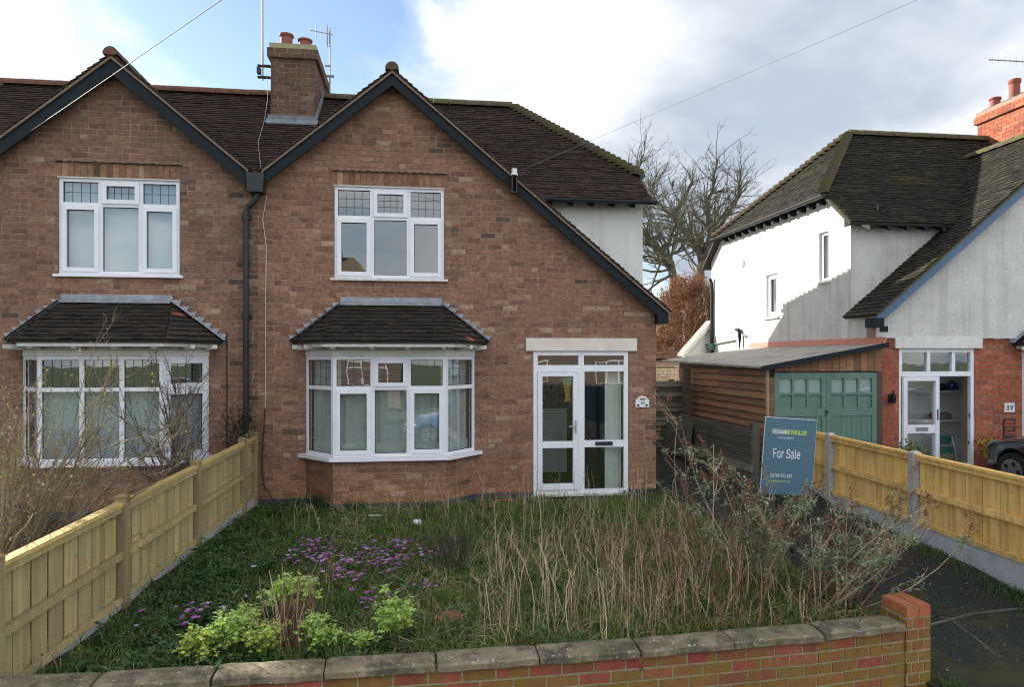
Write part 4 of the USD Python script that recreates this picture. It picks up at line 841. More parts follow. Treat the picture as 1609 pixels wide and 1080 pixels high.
# ------------------------------------------------------------------ details of the white house's side
for ya, yb, za, zb in ((12.6, 12.93, 3.72, 4.68), (14.54, 15.06, 3.14, 4.1)):
    P = Plane((7.82, yb), (7.82, ya)); w = yb - ya
    F = window(HN, P, .002, w - .002, za, zb, (), None, d=-.05, fw=.06, lead=None, sash={(0, 0)} if w > .4 else ())
    g = G(); P.box(g, -.06, w + .06, za - .045, za - .002, -.04, .05); put(F, 'sill', g, m_paintwhite)
    if w > .4: g = G(); P.box(g, .10, w - .10, za + .08, zb - .08, -.2, -.19); put(F, 'blind', g, m_blind)
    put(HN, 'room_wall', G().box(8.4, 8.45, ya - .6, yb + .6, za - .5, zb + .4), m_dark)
m_pipeg = m_cable_g
put(HN, 'downpipe', G().tube([(7.72, 17.95, 4.35), (7.76, 17.95, 4.25), (7.77, 17.95, 4.0), (7.77, 17.95, .3)], .042, 10), m_iron)
put(HN, 'pipe_hopper', G().hexa([(7.68, 17.87, 2.42), (7.80, 17.87, 2.42), (7.80, 18.03, 2.42), (7.68, 18.03, 2.42), (7.64, 17.83, 2.6), (7.81, 17.83, 2.6), (7.81, 18.07, 2.6), (7.64, 18.07, 2.6)]), m_green)
put(HN, 'waste_pipe', G().tube([(7.78, 17.9, 2.58), (7.78, 16.6, 2.66)], .02, 8), m_green)
put(HN, 'soil_pipe', G().tube([(7.75, 16.25, 2.35), (7.75, 16.25, 2.80), (7.75, 16.30, 2.90), (7.75, 16.42, 2.92)], .045, 10), m_black)
put(HN, 'vent_pipe', G().tube([(7.77, 16.1, 2.3), (7.77, 16.1, 2.74), (7.77, 16.06, 2.78), (7.77, 16.0, 2.74)], .022, 8), m_green)
put(HN, 'flue_cap', G().box(7.79, 7.818, 16.15, 16.3, 4.45, 4.6), m_render)
put(HN, 'flood_light', G().box(7.74, 7.84, 10.90, 10.98, 2.66, 2.76), m_black)
t = thing('lean_to', 'white lean-to with cream verge behind the white house', 'lean-to', (7.5, 18.3, .3))
pf = lambda a, b, d: np.stack([a, d, b], -1)
put(t, 'wall', G().prism(Polygon([(7.12, .3), (7.81, .3), (7.81, 3.08), (7.12, 2.32)]), pf, 18.14, 18.42), m_paintwhite)
put(t, 'roof', G().hexa([(7.0, 18.05, 2.26), (7.83, 18.05, 3.17), (7.83, 18.46, 3.17), (7.0, 18.46, 2.26), (7.0, 18.05, 2.33), (7.83, 18.05, 3.24), (7.83, 18.46, 3.24), (7.0, 18.46, 2.33)]), m_garageroof)
put(t, 'verge_board', G().hexa([(7.0, 18.02, 2.20), (7.83, 18.02, 3.11), (7.83, 18.045, 3.11), (7.0, 18.045, 2.20), (7.0, 18.02, 2.31), (7.83, 18.02, 3.22), (7.83, 18.045, 3.22), (7.0, 18.045, 2.31)]), m_sill)
t = thing('outbuilding', 'low pale brick outbuilding with brown tiled roof behind the side gate', 'outbuilding', (7.2, 22, .3))
rg_ = np.random.default_rng(5)
put(t, 'wall', G().box(5.6, 8.6, 21.0, 24, .2, 2.16), m_mortar)
PO = Plane((5.6, 20.99), (8.6, 20.99)); emit(t, 'brick', brickwork(sbox(0, .3, 3.0, 2.15), PO, rg_, lambda c, r: np.array((.50, .40, .29)) * r.uniform(.8, 1.15), z0=.3), m_brick, 60, 'brickwork')
Rf = put(t, 'roof', slab(slab(G(), [(5.4, 20.8, 2.16), (8.8, 20.8, 2.16), (8.8, 22.5, 2.44), (5.4, 22.5, 2.44)]), [(5.4, 24.2, 2.16), (8.8, 24.2, 2.16), (8.8, 22.5, 2.44), (5.4, 22.5, 2.44)]), m_felt)
emit(Rf, 'roof_tile', tri_tiles((5.4, 20.8, 2.18), (8.8, 20.8, 2.18), [(8.8, 22.5, 2.46), (5.4, 22.5, 2.46)], rg_, lambda c, r: np.array((.20, .11, .07)) * r.uniform(.8, 1.2), gauge=.12), m_tile, 40, 'tiling')

# ------------------------------------------------------------------ garage against the white house
t = thing('garage', 'brown timber garage with green double doors and felt lean-to roof', 'garage', (6.7, 11.0, .2)); rg_ = np.random.default_rng(21)
GX0, GX1, GY0, GY1 = 5.75, 7.80, 11.0, 15.0
roofz = lambda x: 2.06 + (x - 5.65) * .178
put(t, 'frame', G().box(GX0 + .03, GX0 + .08, GY0 + .05, GY1, .1, 2.03).box(GX0 + .03, GX1, GY1 - .05, GY1, .1, 2.03).prism(Polygon([(GX0 + .02, 1.98), (GX1, 1.98), (GX1, roofz(GX1) - .06), (GX0 + .02, roofz(GX0) - .06)]), pf, GY0 + .03, GY0 + .06), m_oldwood)
PS = Plane((GX0, GY1), (GX0, GY0)); k = 0; z = .12
def tone_plank(r): return np.array((.27, .135, .070)) * r.uniform(.65, 1.25) * (1 + r.normal(0, .04, 3))
while z < 1.98:
    hgt = .128; cuts = [0, 2.02 + rg_.uniform(-.02, .02), PS.L] if k % 1 == 0 else [0, PS.L]
    for a, b in zip(cuts[:-1], cuts[1:]):
        zj = rg_.uniform(-.006, .006); zt = min(z + hgt + .014, 2.035); g = G(); d1 = .030 + rg_.uniform(-.003, .004)
        g.hexa([PS(a, z + zj, d1), PS(b, z + zj * .5, d1), PS(b, z, .0), PS(a, z, .0), PS(a, zt + zj, .010), PS(b, zt, .010), PS(b, zt, .0), PS(a, zt, .0)], tone_plank(rg_) * (1.0 if z > .9 else np.array([.9, .95, .8])))
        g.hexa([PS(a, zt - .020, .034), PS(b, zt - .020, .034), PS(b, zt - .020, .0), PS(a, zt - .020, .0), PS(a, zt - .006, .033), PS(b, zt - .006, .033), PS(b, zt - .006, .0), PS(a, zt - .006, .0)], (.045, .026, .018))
        put(t, 'plank', g, m_plank)
    z += hgt; k += 1
put(t, 'eaves_board', G().hexa([(5.735, 11.0, 2.0), (5.76, 11.0, 2.0), (5.76, 15.0, 2.0), (5.735, 15.0, 2.0), (5.735, 11.0, 2.072), (5.76, 11.0, 2.072), (5.76, 15.0, 2.15), (5.735, 15.0, 2.15)], (.13, .07, .04)), m_plank)
put(t, 'corner_post', G().box(GX0 - .035, GX0 - .003, GY0 - .03, GY0 + .035, .1, 2.04, (.34, .25, .17)), m_plank)
for q in range(14):                                                              # short boards left of the doors
    za = .15 + q * .135
    if za > 1.9: break
    put(t, 'plank', G().box(GX0 + .0, GX0 + .09, GY0 - .02, GY0 + .02, za, za + .13, tone_plank(rg_) * .8), m_plank)
n = 15
for q in range(n):                                                               # boards over the doors
    a = 5.86 + q * (7.79 - 5.86) / n; b = a + (7.79 - 5.86) / n - .006
    g = G(); y = GY0 - .012 - rg_.uniform(0, .004); g.hexa([(a, y, 2.0), (b, y, 2.0), (b, GY0 + .028, 2.0), (a, GY0 + .028, 2.0), (a, y, roofz(a) - .03), (b, y, roofz(b) - .03), (b, GY0 + .028, roofz(b) - .03), (a, GY0 + .028, roofz(a) - .03)], tone_plank(rg_) * .9); put(t, 'plank', g, m_plank)
put(t, 'door_post', G().box(7.70, 7.80, GY0 - .015, GY0 + .06, .1, 1.995, (.08, .05, .035)), m_plank)
FR = Plane((0, GY0), (1, GY0))
for a, b in ((5.846, 6.772), (6.778, 7.690)):
    g = G(); w = .085; FR.box(g, a, a + w, .16, 1.975, -.03, .02); FR.box(g, b - w, b, .16, 1.975, -.03, .02)
    FR.box(g, a + w, b - w, 1.875, 1.975, -.03, .019); FR.box(g, a + w, b - w, 1.60, 1.638, -.03, .018); FR.box(g, a + w, b - w, 1.245, 1.375, -.03, .019); FR.box(g, a + w, b - w, .16, .32, -.03, .019)
    pw = (b - a - 2 * w - 2 * .036) / 3
    for q in (1, 2): x = a + w + q * pw + (q - 1) * .036; FR.box(g, x, x + .036, 1.638, 1.875, -.03, .017); FR.box(g, x, x + .036, 1.375, 1.60, -.03, .017)
    D = put(t, 'door', g, m_green)
    for q in range(3):
        x = a + w + q * (pw + .036); pane(FR, D, x, x + pw, 1.638, 1.875, -.008)
        g = G(); FR.box(g, x, x + pw, 1.638, 1.875, -.05, -.02); put(D, 'white_lining', g, m_blind)
        g = G(); FR.box(g, x, x + pw, 1.375, 1.60, -.03, -.004); put(D, 'panel', g, m_green)
    m = 8
    for q in range(m):
        x = a + w + q * (b - a - 2 * w) / m; g = G(); FR.box(g, x + .002, x + (b - a - 2 * w) / m - .002, .32, 1.245, -.03, .006 + rg_.uniform(-.002, .002)); put(D, 'board', g, m_green)
g = G(); FR.box(g, 6.745, 6.765, 1.24, 1.34, .021, .03); g.mesh(trimesh.creation.icosphere(1, .018, ).apply_translation(FR(6.792, 1.315, .03))); put(t, 'latch', g, m_trim)
Rf = put(t, 'roof', G().hexa([(5.56, 10.86, roofz(5.58)), (7.818, 10.86, roofz(7.81)), (7.818, 15.5, roofz(7.81) + .0), (5.50, 15.5, roofz(5.58) + .09), (5.56, 10.86, roofz(5.58) + .035), (7.818, 10.86, roofz(7.81) + .035), (7.818, 15.5, roofz(7.81) + .035), (5.50, 15.5, roofz(5.58) + .125)]), m_garageroof)
put(Rf, 'verge_trim', G().hexa([(5.55, 10.835, roofz(5.56) - .04), (7.819, 10.835, roofz(7.81) - .04), (7.819, 10.858, roofz(7.81) - .04), (5.55, 10.858, roofz(5.56) - .04), (5.55, 10.835, roofz(5.56) + .042), (7.819, 10.835, roofz(7.81) + .042), (7.819, 10.858, roofz(7.81) + .042), (5.55, 10.858, roofz(5.56) + .042)]), m_black)
put(t, 'red_flashing', G().hexa([(7.70, 10.9, roofz(7.7) + .037), (7.81, 10.9, roofz(7.7) + .06), (7.81, 15.75, roofz(7.7) + .06), (7.70, 15.75, roofz(7.7) + .037), (7.72, 10.9, roofz(7.7) + .045), (7.812, 10.9, roofz(7.7) + .15), (7.812, 15.75, roofz(7.7) + .15), (7.72, 15.75, roofz(7.7) + .045)]), m_orange)

# side gate, low dark fence and loose planks along the passage
t = thing('side_gate', 'tall dark weathered slatted gate closing the passage beside the brown house', 'gate', (4.7, 14.6, .28)); rg_ = np.random.default_rng(31)
z = .33
while z < 1.68:
    h = rg_.uniform(.10, .135); a = rg_.uniform(-.012, .012); g = G().hexa([(3.9, 14.55, z + a), (5.74, 14.55, z - a), (5.74, 14.6, z - a), (3.9, 14.6, z + a), (3.9, 14.585, z + h + a), (5.74, 14.585, z + h - a), (5.74, 14.6, z + h - a), (3.9, 14.6, z + h + a)]); put(t, 'slat', g, m_oldpale if rg_.random() < .6 else m_oldwood); z += h * .93
for x in (3.93, 4.68, 5.42): put(t, 'post', G().box(x - .04, x + .04, 14.61, 14.69, .25, 1.75), m_oldwood)
put(t, 'rail', G().box(3.9, 5.5, 14.66, 14.69, 2.0, 2.03), m_oldpale)
put(t, 'tall_post', G().box(5.47, 5.60, 14.0, 14.13, .25, 2.0), m_oldwood)
t = thing('low_fence', 'low dark rotten board fence along the timber garage side', 'fence', (5.2, 11.9, .3))
for y in (10.42, 12.0, 13.45): put(t, 'post', G().box(5.16, 5.27, y - .055, y + .055, .0, 1.20 if y < 11 else 1.10), m_oldwood)
for q in range(6):
    for ya, yb in ((10.36, 11.98), (12.0, 13.45)):
        z = .30 + q * .135; a = rg_.uniform(-.015, .015); put(t, 'board', G().hexa([(5.13, ya, z), (5.155, ya, z), (5.155, yb, z + a), (5.13, yb, z + a), (5.14, ya, z + .13), (5.155, ya, z + .13), (5.155, yb, z + .13 + a), (5.14, yb, z + .13 + a)]), m_oldwood if rg_.random() < .85 else m_oldpale)
put(t, 'kerb', G().box(5.02, 5.12, 9.6, 13.6, .0, .33), m_oldwood)
put(None, 'leaning_plank', G().hexa([(4.92, 12.35, .33), (5.02, 12.35, .33), (5.02, 12.38, .33), (4.92, 12.38, .33), (5.10, 13.35, 1.06), (5.20, 13.35, 1.06), (5.20, 13.38, 1.06), (5.10, 13.38, 1.06)]), m_oldpale, label='pale grey plank leaning against the low dark fence', category='plank')
put(None, 'loose_panel', G().hexa([(4.95, 12.6, .33), (5.0, 12.6, .33), (5.0, 13.9, .33), (4.95, 13.9, .33), (5.09, 12.65, .98), (5.12, 12.65, .98), (5.12, 13.9, 1.06), (5.09, 13.9, 1.06)]), m_oldwood, label='dark loose board panel propped at the back of the low fence', category='panel')

# ------------------------------------------------------------------ garden fences
def warped(g, k):           # a run that is not quite square to the house and steps down to the street
    y1, kx, kz = k
    for v in g.v: v[:, 2] += kz * (v[:, 1] - y1); v[:, 0] += kx * (v[:, 1] - y1)
    return g
def fence(t, X0, face, ys, zs, rng, board, wood, post, mats, capm, gy):
    put = lambda T, nm, g, m: globals()['put'](T, nm, warped(g, gy), m)
    """a run along y at x = X0 seen from the side `face` (+1/-1)"""
    for (ya, yb) in zip(ys[:-1], ys[1:]):
        g0, b0, mid, tp = zs; a, b = ya + .05, yb - .05; f = face
        n = max(2, int(round((b - a) / board))); w = (b - a) / n
        for i in range(n):
            y0 = a + i * w; y1 = y0 + w * 1.06; t0, t1 = .012, .024
            x_in = X0 - f * (.047 + .013 * (i % 2)); j = rng.uniform(-.002, .003)
            ed = [(x_in + f * (.0), y0), (x_in + f * (.006 + j), y0), (x_in + f * (t1 + j), y1 - w * (.32 if f > 0 else .16)), (x_in, y1 - w * (.32 if f > 0 else .16))]
            if f < 0: ed = ed[::-1]
            c = wood(rng); zb = b0 + .002 + rng.uniform(-.004, .002)
            put(t, 'board', G().hexa([(*e, zb) for e in ed] + [(*e, tp - .02) for e in ed], c).hexa([(q, yy, zz) for zz in (zb, tp - .021) for q, yy in ([((x_in - f * .004), y1 - w * .34), ((x_in + f * .004), y1 - w * .34), ((x_in + f * .004), y1 + .001), ((x_in - f * .004), y1 + .001)][:: (1 if f > 0 else -1)])], c * np.array((.20, .165, .13))), mats[0])  # second, darker strip paints in the shadow line where boards overlap
        for nm, za, zb, o in (('rail', mid - .035, mid + .035, .0), ('rail', tp - .075, tp - .02, .0), ('rail', b0 + .0, b0 + .055, .0)):
            xa, xb = sorted((X0 - f * .022, X0 + f * .012)); put(t, nm, G().box(xa, xb, a, b, za, zb, wood(rng) * 1.02), mats[0])
        xa, xb = sorted((X0 - f * .06, X0 + f * .028)); put(t, 'capping', G().box(xa, xb, a - .02, b + .02, tp - .019, tp + .014, wood(rng) * capm), mats[0])
        xa, xb = sorted((X0 - f * .05, X0 - f * .0)); put(t, 'gravel_board', G().box(xa, xb, a, b, g0 - .15, b0), mats[1])
    for y in ys: post(t, y, gy)
t = thing('garden_fence', 'pale green-tinged timber panel fence on the left of the front garden', 'fence', (-2.5, 7.8, 0)); rg_ = np.random.default_rng(41)
TW = lambda r: np.array((.575, .535, .46)) * r.uniform(.76, 1.14) * np.array([1, 1, r.uniform(.86, 1.05)])
def post_l(t, y, gy): put(t, 'post', warped(G().box(-2.56, -2.462, y - .048, y + .048, -.3, 1.06, TW(np.random.default_rng(int(y * 100))) * .72).hexa([(-2.575, y - .06, 1.062), (-2.45, y - .06, 1.062), (-2.45, y + .06, 1.062), (-2.575, y + .06, 1.062), (-2.53, y - .02, 1.09), (-2.49, y - .02, 1.09), (-2.49, y + .02, 1.09), (-2.53, y + .02, 1.09)], (.30, .22, .14)), gy), m_timber)
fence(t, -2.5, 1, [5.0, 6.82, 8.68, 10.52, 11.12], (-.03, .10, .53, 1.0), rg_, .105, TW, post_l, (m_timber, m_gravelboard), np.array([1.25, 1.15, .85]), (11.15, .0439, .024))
t = thing('garden_fence', 'honey coloured timber panel fence with concrete posts along the driveway', 'fence', (6.2, 7.8, 0)); rg_ = np.random.default_rng(42)
TR = lambda r: np.array((1.08, 1.0, .86)) * r.uniform(.80, 1.10) * np.array([1, 1, r.uniform(.85, 1.1)])
def post_r(t, y, gy): put(t, 'post', warped(G().box(6.15, 6.27, y - .048, y + .048, -.3, 1.025).hexa([(6.15, y - .048, 1.025), (6.27, y - .048, 1.025), (6.27, y + .048, 1.025), (6.15, y + .048, 1.025), (6.19, y - .02, 1.05), (6.23, y - .02, 1.05), (6.23, y + .02, 1.05), (6.19, y + .02, 1.05)]), gy), m_conc)
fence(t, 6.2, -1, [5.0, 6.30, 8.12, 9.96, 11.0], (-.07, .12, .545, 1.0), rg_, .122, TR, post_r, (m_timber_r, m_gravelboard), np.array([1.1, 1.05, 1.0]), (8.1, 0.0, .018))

# ------------------------------------------------------------------ front garden wall
class PolyPlane:
    def __init__(s, xs, ys):
        s.x, s.y = np.asarray(xs, float), np.asarray(ys, float); s.l = np.concatenate([[0], np.cumsum(np.hypot(np.diff(s.x), np.diff(s.y)))]); s.L = s.l[-1]; s.n = np.array([0, -1.0, 0])
    def __call__(s, a, z, d):
        a, z, d = np.broadcast_arrays(*map(lambda q: np.asarray(q, float), (a, z, d))); x, y = np.interp(a, s.l, s.x), np.interp(a, s.l, s.y)
        e = .02; tx, ty = np.interp(a + e, s.l, s.x) - np.interp(a - e, s.l, s.x), np.interp(a + e, s.l, s.y) - np.interp(a - e, s.l, s.y); q = np.hypot(tx, ty); return np.stack([x + d * ty / q, y - d * tx / q, z], -1)
t = thing('garden_wall', 'low red brick front wall with mossy stone coping and end pier', 'wall', (0.2, 4.85, -.37)); rg_ = np.random.default_rng(51)
i0 = 1; jx, jy = WALLX[1:12], WALLY[1:12]; PW = PolyPlane(jx, jy + .012)
g = G(); sN = np.linspace(0, PW.L, 41)
for a, b in zip(sN[:-1], sN[1:]): g.hexa([PW(a, -.6, -.002), PW(b, -.6, -.002), PW(b, -.6, -.125), PW(a, -.6, -.125), PW(a, .06, -.002), PW(b, .06, -.002), PW(b, .06, -.125), PW(a, .06, -.125)])
put(t, 'wall_core', g, m_mortar_old)
GB = [(46, (.31, .075, .055)), (20, (.35, .105, .065)), (20, (.27, .055, .052)), (14, (.24, .085, .05))]
def tone_gw(c, rng):
    b = pick(rng, GB)
    if rng.random() < np.interp(c[2], [-.3, .06], [.75, .15]): b = b * .45 + np.array((.225, .165, .032)) * .55
    return b
emit(t, 'brick', brickwork(sbox(0, -.55, PW.L, .062), PW, rg_, tone_gw, z0=.064 - 8 * .0875, course=.0875, length=.236, joint=.0155, proud=.004), m_wallbrick, 110, 'brickwork')
def stone(a, b, seed, tilt):
    m = trimesh.creation.box((1, 1, 1)); 
    for _ in range(4): m = m.subdivide()
    v = np.array(m.vertices); s = a + (v[:, 0] + .5) * (b - a); d = .032 - (v[:, 1] + .5) * .205; top = v[:, 2] > 0
    z = .070 + (v[:, 2] + .5) * (.056 + .016 * np.sin(np.clip(v[:, 1] + .5, 0, 1) * np.pi * .75))
    r = .012; ez = np.minimum.reduce([.5 - np.abs(v[:, 0]), .5 - np.abs(v[:, 1])]); z = z - np.where(top, .012 * np.exp(-ez * 40), 0)
    nz = meshkit.fbm(np.stack([s * 9, d * 9, z * 9 + seed], -1), 4, seed) - .5; nz2 = meshkit.fbm(np.stack([s * 9 + 50, d * 9, z * 9 + seed], -1), 4, seed) - .5
    s = s + nz2 * .012; z = z + nz * .020 + tilt * (v[:, 0]); d = d + nz2 * .022
    return G().add(PW(s, z, d), m.faces)
for k in range(len(PW.l) - 1):
    gap = (.006, .012)[k % 2] + (.012 if k == 2 else 0); put(t, 'coping_stone', stone(PW.l[k] + gap, PW.l[k + 1] - .006 - (.018 if k == len(PW.l) - 2 else 0), k, rg_.uniform(-.008, .008)), m_coping, smooth=50)
# end pier
p0 = np.array([3.815, 5.085]); p1 = np.array([4.045, 5.115]); pd = np.array([-.015, .29]); core = .006
PA, PB = Plane(p0, p1), Plane(p1, p1 + pd); PC, PD_ = Plane(p0 + pd, p0), Plane(p1 + pd, p0 + pd)
c4 = [p0, p1, p1 + pd, p0 + pd]; PR_ = put(t, 'pier', G().hexa([(*q, -.6) for q in c4] + [(*q, .163) for q in c4]), m_mortar_old)
pcs = []
for P_, z1 in ((PA, .156), (PB, .156), (PC, .156), (PD_, .156)): pcs += brickwork(sbox(0, -.55, P_.L, z1), P_, rg_, tone_gw, z0=.158 - 8 * .0875, course=.0875, length=.117 if P_ is PA else .145, proud=.004, joint=.014)
for q in range(2):                                                               # brick-on-edge cap
    a = p0 + (p1 - p0) * q * .5; b = p0 + (p1 - p0) * (q + 1) * .5; e = (p1 - p0) * .012; pp = [a + e, b - e, b - e + pd * 1.01, a + e + pd * 1.01]
    pcs.append((np.array([(*c - pd * .02, .166) for c in pp] + [(*c - pd * .02, .252 + .003 * q) for c in pp]), np.array([[0, 1, 5], [0, 5, 4], [1, 2, 6], [1, 6, 5], [2, 3, 7], [2, 7, 6], [3, 0, 4], [3, 4, 7], [4, 5, 6], [4, 6, 7]]), np.array((.46, .15, .075)) * (1 - .1 * q), np.array([*a, .25]), np.array([0, -.6, .8]), .06))
emit(PR_, 'brick', pcs, m_wallbrick, 40, 'brickwork')

# ------------------------------------------------------------------ for-sale board
t = thing('for_sale_board', 'blue For Sale board on a dark post in the front garden', 'sign', (3.97, 7.08, -.1))
ro, ya = math.radians(-4.6), math.radians(4.0); cc = np.array([3.89, 7.0, 1.175])
class SP:
    t = np.array([math.cos(ya), math.sin(ya), 0]); n = np.array([math.sin(ya), -math.cos(ya), 0])
    def __call__(s, a, z, d):
        a, z, d = np.broadcast_arrays(*map(lambda q: np.asarray(q, float), (a, z, d))); a2, z2 = a * math.cos(ro) - z * math.sin(ro), a * math.sin(ro) + z * math.cos(ro)
        return cc + a2[..., None] * s.t + z2[..., None] * np.array([0, 0, 1.0]) + d[..., None] * s.n
sp = SP(); bx_ = lambda g, a0, a1, z0, z1, d0, d1: g.hexa([sp(*q) for q in ((a0, z0, d1), (a1, z0, d1), (a1, z0, d0), (a0, z0, d0), (a0, z1, d1), (a1, z1, d1), (a1, z1, d0), (a0, z1, d0))])
put(t, 'board_edge', bx_(G(), -.307, .307, -.407, .407, -.006, .0), m_signwhite); B_ = put(t, 'board', bx_(G(), -.302, .302, -.405, .402, .0005, .004), m_sign)
def stext(s, x, z, h, mat, w=None, bold=False):
    tm = meshkit.text_mesh(s, h, .0015, bold); v = np.array(tm.vertices)
    if w: v[:, 0] *= w / np.ptp(v[:, 0])
    v[:, 0] -= v[:, 0].min(); put(t, 'lettering', G().add(sp(v[:, 0] + x, v[:, 1] + z, v[:, 2] + .004), tm.faces), mat)
stext('VAUGHAN', -.218, .235, .047, m_signwhite, .158, True); stext('REYNOLDS', -.058, .235, .047, m_signgreen, .245, True); stext('ESTATE AGENTS', -.14, .185, .020, m_signwhite, .18)
stext('For Sale', -.19, -.02, .098, m_signwhite, .32); stext('01789 292 659', -.20, -.225, .036, m_signwhite, .25); stext('vaughanreynolds.co.uk', -.20, -.275, .018, m_signgreen, .235)
put(t, 'board', bx_(G(), -.302, .302, -.405, .402, -.03, -.0275), m_sign)
put(t, 'post', G().hexa([(3.955, 7.035, -.4), (4.03, 7.035, -.4), (4.03, 7.085, -.4), (3.955, 7.085, -.4), (3.945, 7.015, 1.5), (4.02, 7.015, 1.5), (4.02, 7.065, 1.5), (3.945, 7.065, 1.5)]), m_trim)

# ------------------------------------------------------------------ rainwater pipe, cables, aerials, overhead wires
put(HL, 'hopper', G().hexa([(-2.58, 10.98, 4.74), (-2.36, 10.98, 4.74), (-2.36, 11.18, 4.74), (-2.58, 11.18, 4.74), (-2.60, 10.98, 5.03), (-2.34, 10.98, 5.03), (-2.34, 11.19, 5.03), (-2.60, 11.19, 5.03)]), m_iron)
PI_ = put(HL, 'downpipe', G().tube([(-2.47, 11.1, 4.76), (-2.47, 11.1, 4.68), (-2.52, 11.11, 4.60), (-2.60, 11.12, 4.54), (-2.635, 11.12, 4.46), (-2.635, 11.12, 4.3), (-2.635, 11.12, 2.0), (-2.635, 11.12, .0)], .042, 12), m_iron, smooth=50)
for z in (4.38, 2.86, 1.3): put(PI_, 'pipe_collar', G().tube([(-2.635, 11.12, z - .05), (-2.635, 11.12, z + .05)], .052, 12).box(-2.71, -2.56, 11.15, 11.195, z - .03, z + .03), m_iron)
def wire(T, name, pts, r, mat, sides=6, **kw): return put(T, name, G().tube(pts, r, sides), mat, smooth=True, **kw)
wire(HR, 'cable', [(-2.34, 11.17, 4.72), (-2.40, 11.18, 4.36), (-2.35, 11.185, 3.96), (-2.36, 11.185, 2.5), (-2.365, 11.185, 1.45)], .0042, m_cable_w)
wire(HR, 'cable', [(-2.365, 11.185, 1.45), (-2.40, 11.18, .9), (-2.41, 11.18, .5), (-2.37, 11.17, .24), (-2.27, 11.15, .09), (-2.2, 11.1, -.02)], .008, m_trim)
wire(HR, 'roof_cable', [(-2.93, 14.0, 7.7), (-2.91, 13.97, 7.2), (-2.93, 13.8, 6.75), (-2.85, 12.9, 6.05), (-2.6, 12.0, 5.3)], .004, m_cable_g)
wire(HL, 'cable', [(-2.93, 11.18, 2.62), (-2.93, 11.185, 1.7), (-2.935, 11.18, .5)], .009, m_trim)
t = thing('aerial_mast', 'tall bare aerial mast clamped to the left of the brown chimney', 'aerial', (-3.03, 14.1, 7.6))
put(t, 'pole', G().tube([(-3.03, 14.1, 7.62), (-3.03, 14.1, 10.4)], .020, 8), m_metal); put(t, 'bracket', G().box(-3.12, -2.88, 14.06, 14.14, 7.66, 7.69).box(-3.12, -2.88, 14.06, 14.14, 7.88, 7.91).box(-3.13, -3.07, 14.05, 14.15, 7.74, 7.86), m_trim)
t = thing('television_aerial', 'small yagi aerial on a mast behind the brown chimney', 'aerial', (-1.93, 15.5, 7.6))
put(t, 'pole', G().tube([(-1.93, 15.5, 7.5), (-1.93, 15.5, 9.28)], .018, 8), m_cable_g); put(t, 'boom', G().tube([(-2.33, 15.35, 9.22), (-1.87, 15.52, 9.22)], .010, 6), m_cable_g)
for q in range(5): x = -2.30 + q * .095; y = 15.36 + q * .035; put(t, 'element', G().tube([(x, y, 9.10 - .01 * q), (x, y, 9.34 + .01 * q)], .006, 5), m_cable_g)
put(t, 'reflector', G().box(-1.985, -1.975, 15.40, 15.56, 9.02, 9.40).box(-1.985, -1.975, 15.40, 15.56, 8.96, 9.0), m_cable_g); put(t, 'bracket', G().box(-2.04, -1.91, 15.48, 15.52, 8.52, 8.55).box(-2.04, -1.91, 15.48, 15.52, 7.86, 7.89).box(-2.03, -1.84, 15.46, 15.54, 8.30, 8.33), m_cable_g)
t = thing('television_aerial', 'long horizontal aerial above the red brick chimney of the white house', 'aerial', (14.4, 13.7, 7.9))
put(t, 'boom', G().tube([(12.25, 13.75, 8.72), (14.6, 13.6, 8.66)], .014, 6), m_cable_g); put(t, 'pole', G().tube([(14.42, 13.62, 7.0), (14.42, 13.62, 9.0)], .02, 6), m_cable_g)
for q in range(15): x = 12.35 + q * .14; put(t, 'element', G().tube([(x, 13.745 - q * .009, 8.62), (x, 13.745 - q * .009, 8.83)], .004, 4), m_alu)
pole_top = np.array([15.9, -10.2, 8.0])
def sagged(a, b, sag, n=24): u = np.linspace(0, 1, n)[:, None]; p = a + (b - a) * u; p[:, 2] -= sag * 4 * (u * (1 - u))[:, 0]; return p
wire(None, 'overhead_wire', sagged(np.array([-5.72, 11.13, 5.53]), pole_top, .12), .0052, m_cable_w, label='pale overhead wire running up to the right across the left gable', category='wire')
wire(None, 'overhead_wire', sagged(np.array([1.474, 10.93, 5.14]), pole_top + np.array([.05, .1, -.1]), .12), .0024, m_cable_g, label='thin grey overhead wire from the bracket on the long gable slope', category='wire')
put(HL, 'wire_bracket', G().tube([(-5.95, 11.19, 5.46), (-5.72, 11.12, 5.44), (-5.66, 11.12, 5.56)], .012, 6), m_trim)
put(HR, 'wire_bracket', G().box(1.43, 1.45, 10.93, 11.03, 4.85, 5.12).box(1.50, 1.52, 10.93, 11.03, 4.85, 5.12).box(1.43, 1.52, 10.93, 11.03, 4.83, 4.85), m_trim)
put(HR, 'insulator', G().mesh(trimesh.creation.cylinder(.045, .10, 12, transform=trimesh.transformations.translation_matrix([1.475, 10.95, 5.16]))).mesh(trimesh.creation.cylinder(.055, .03, 12, transform=trimesh.transformations.translation_matrix([1.475, 10.95, 5.12]))), m_plaque)
t = thing('telegraph_pole', 'wooden telegraph pole across the street carrying the overhead wires', 'pole', (15.9, -10.2, -.4)); put(t, 'shaft', G().tube([(15.9, -10.2, -.5), (15.9, -10.2, 8.2)], [.14, .09], 10), m_bark); put(t, 'cross_bar', G().box(15.5, 16.3, -10.24, -10.16, 7.86, 7.96), m_oldwood)
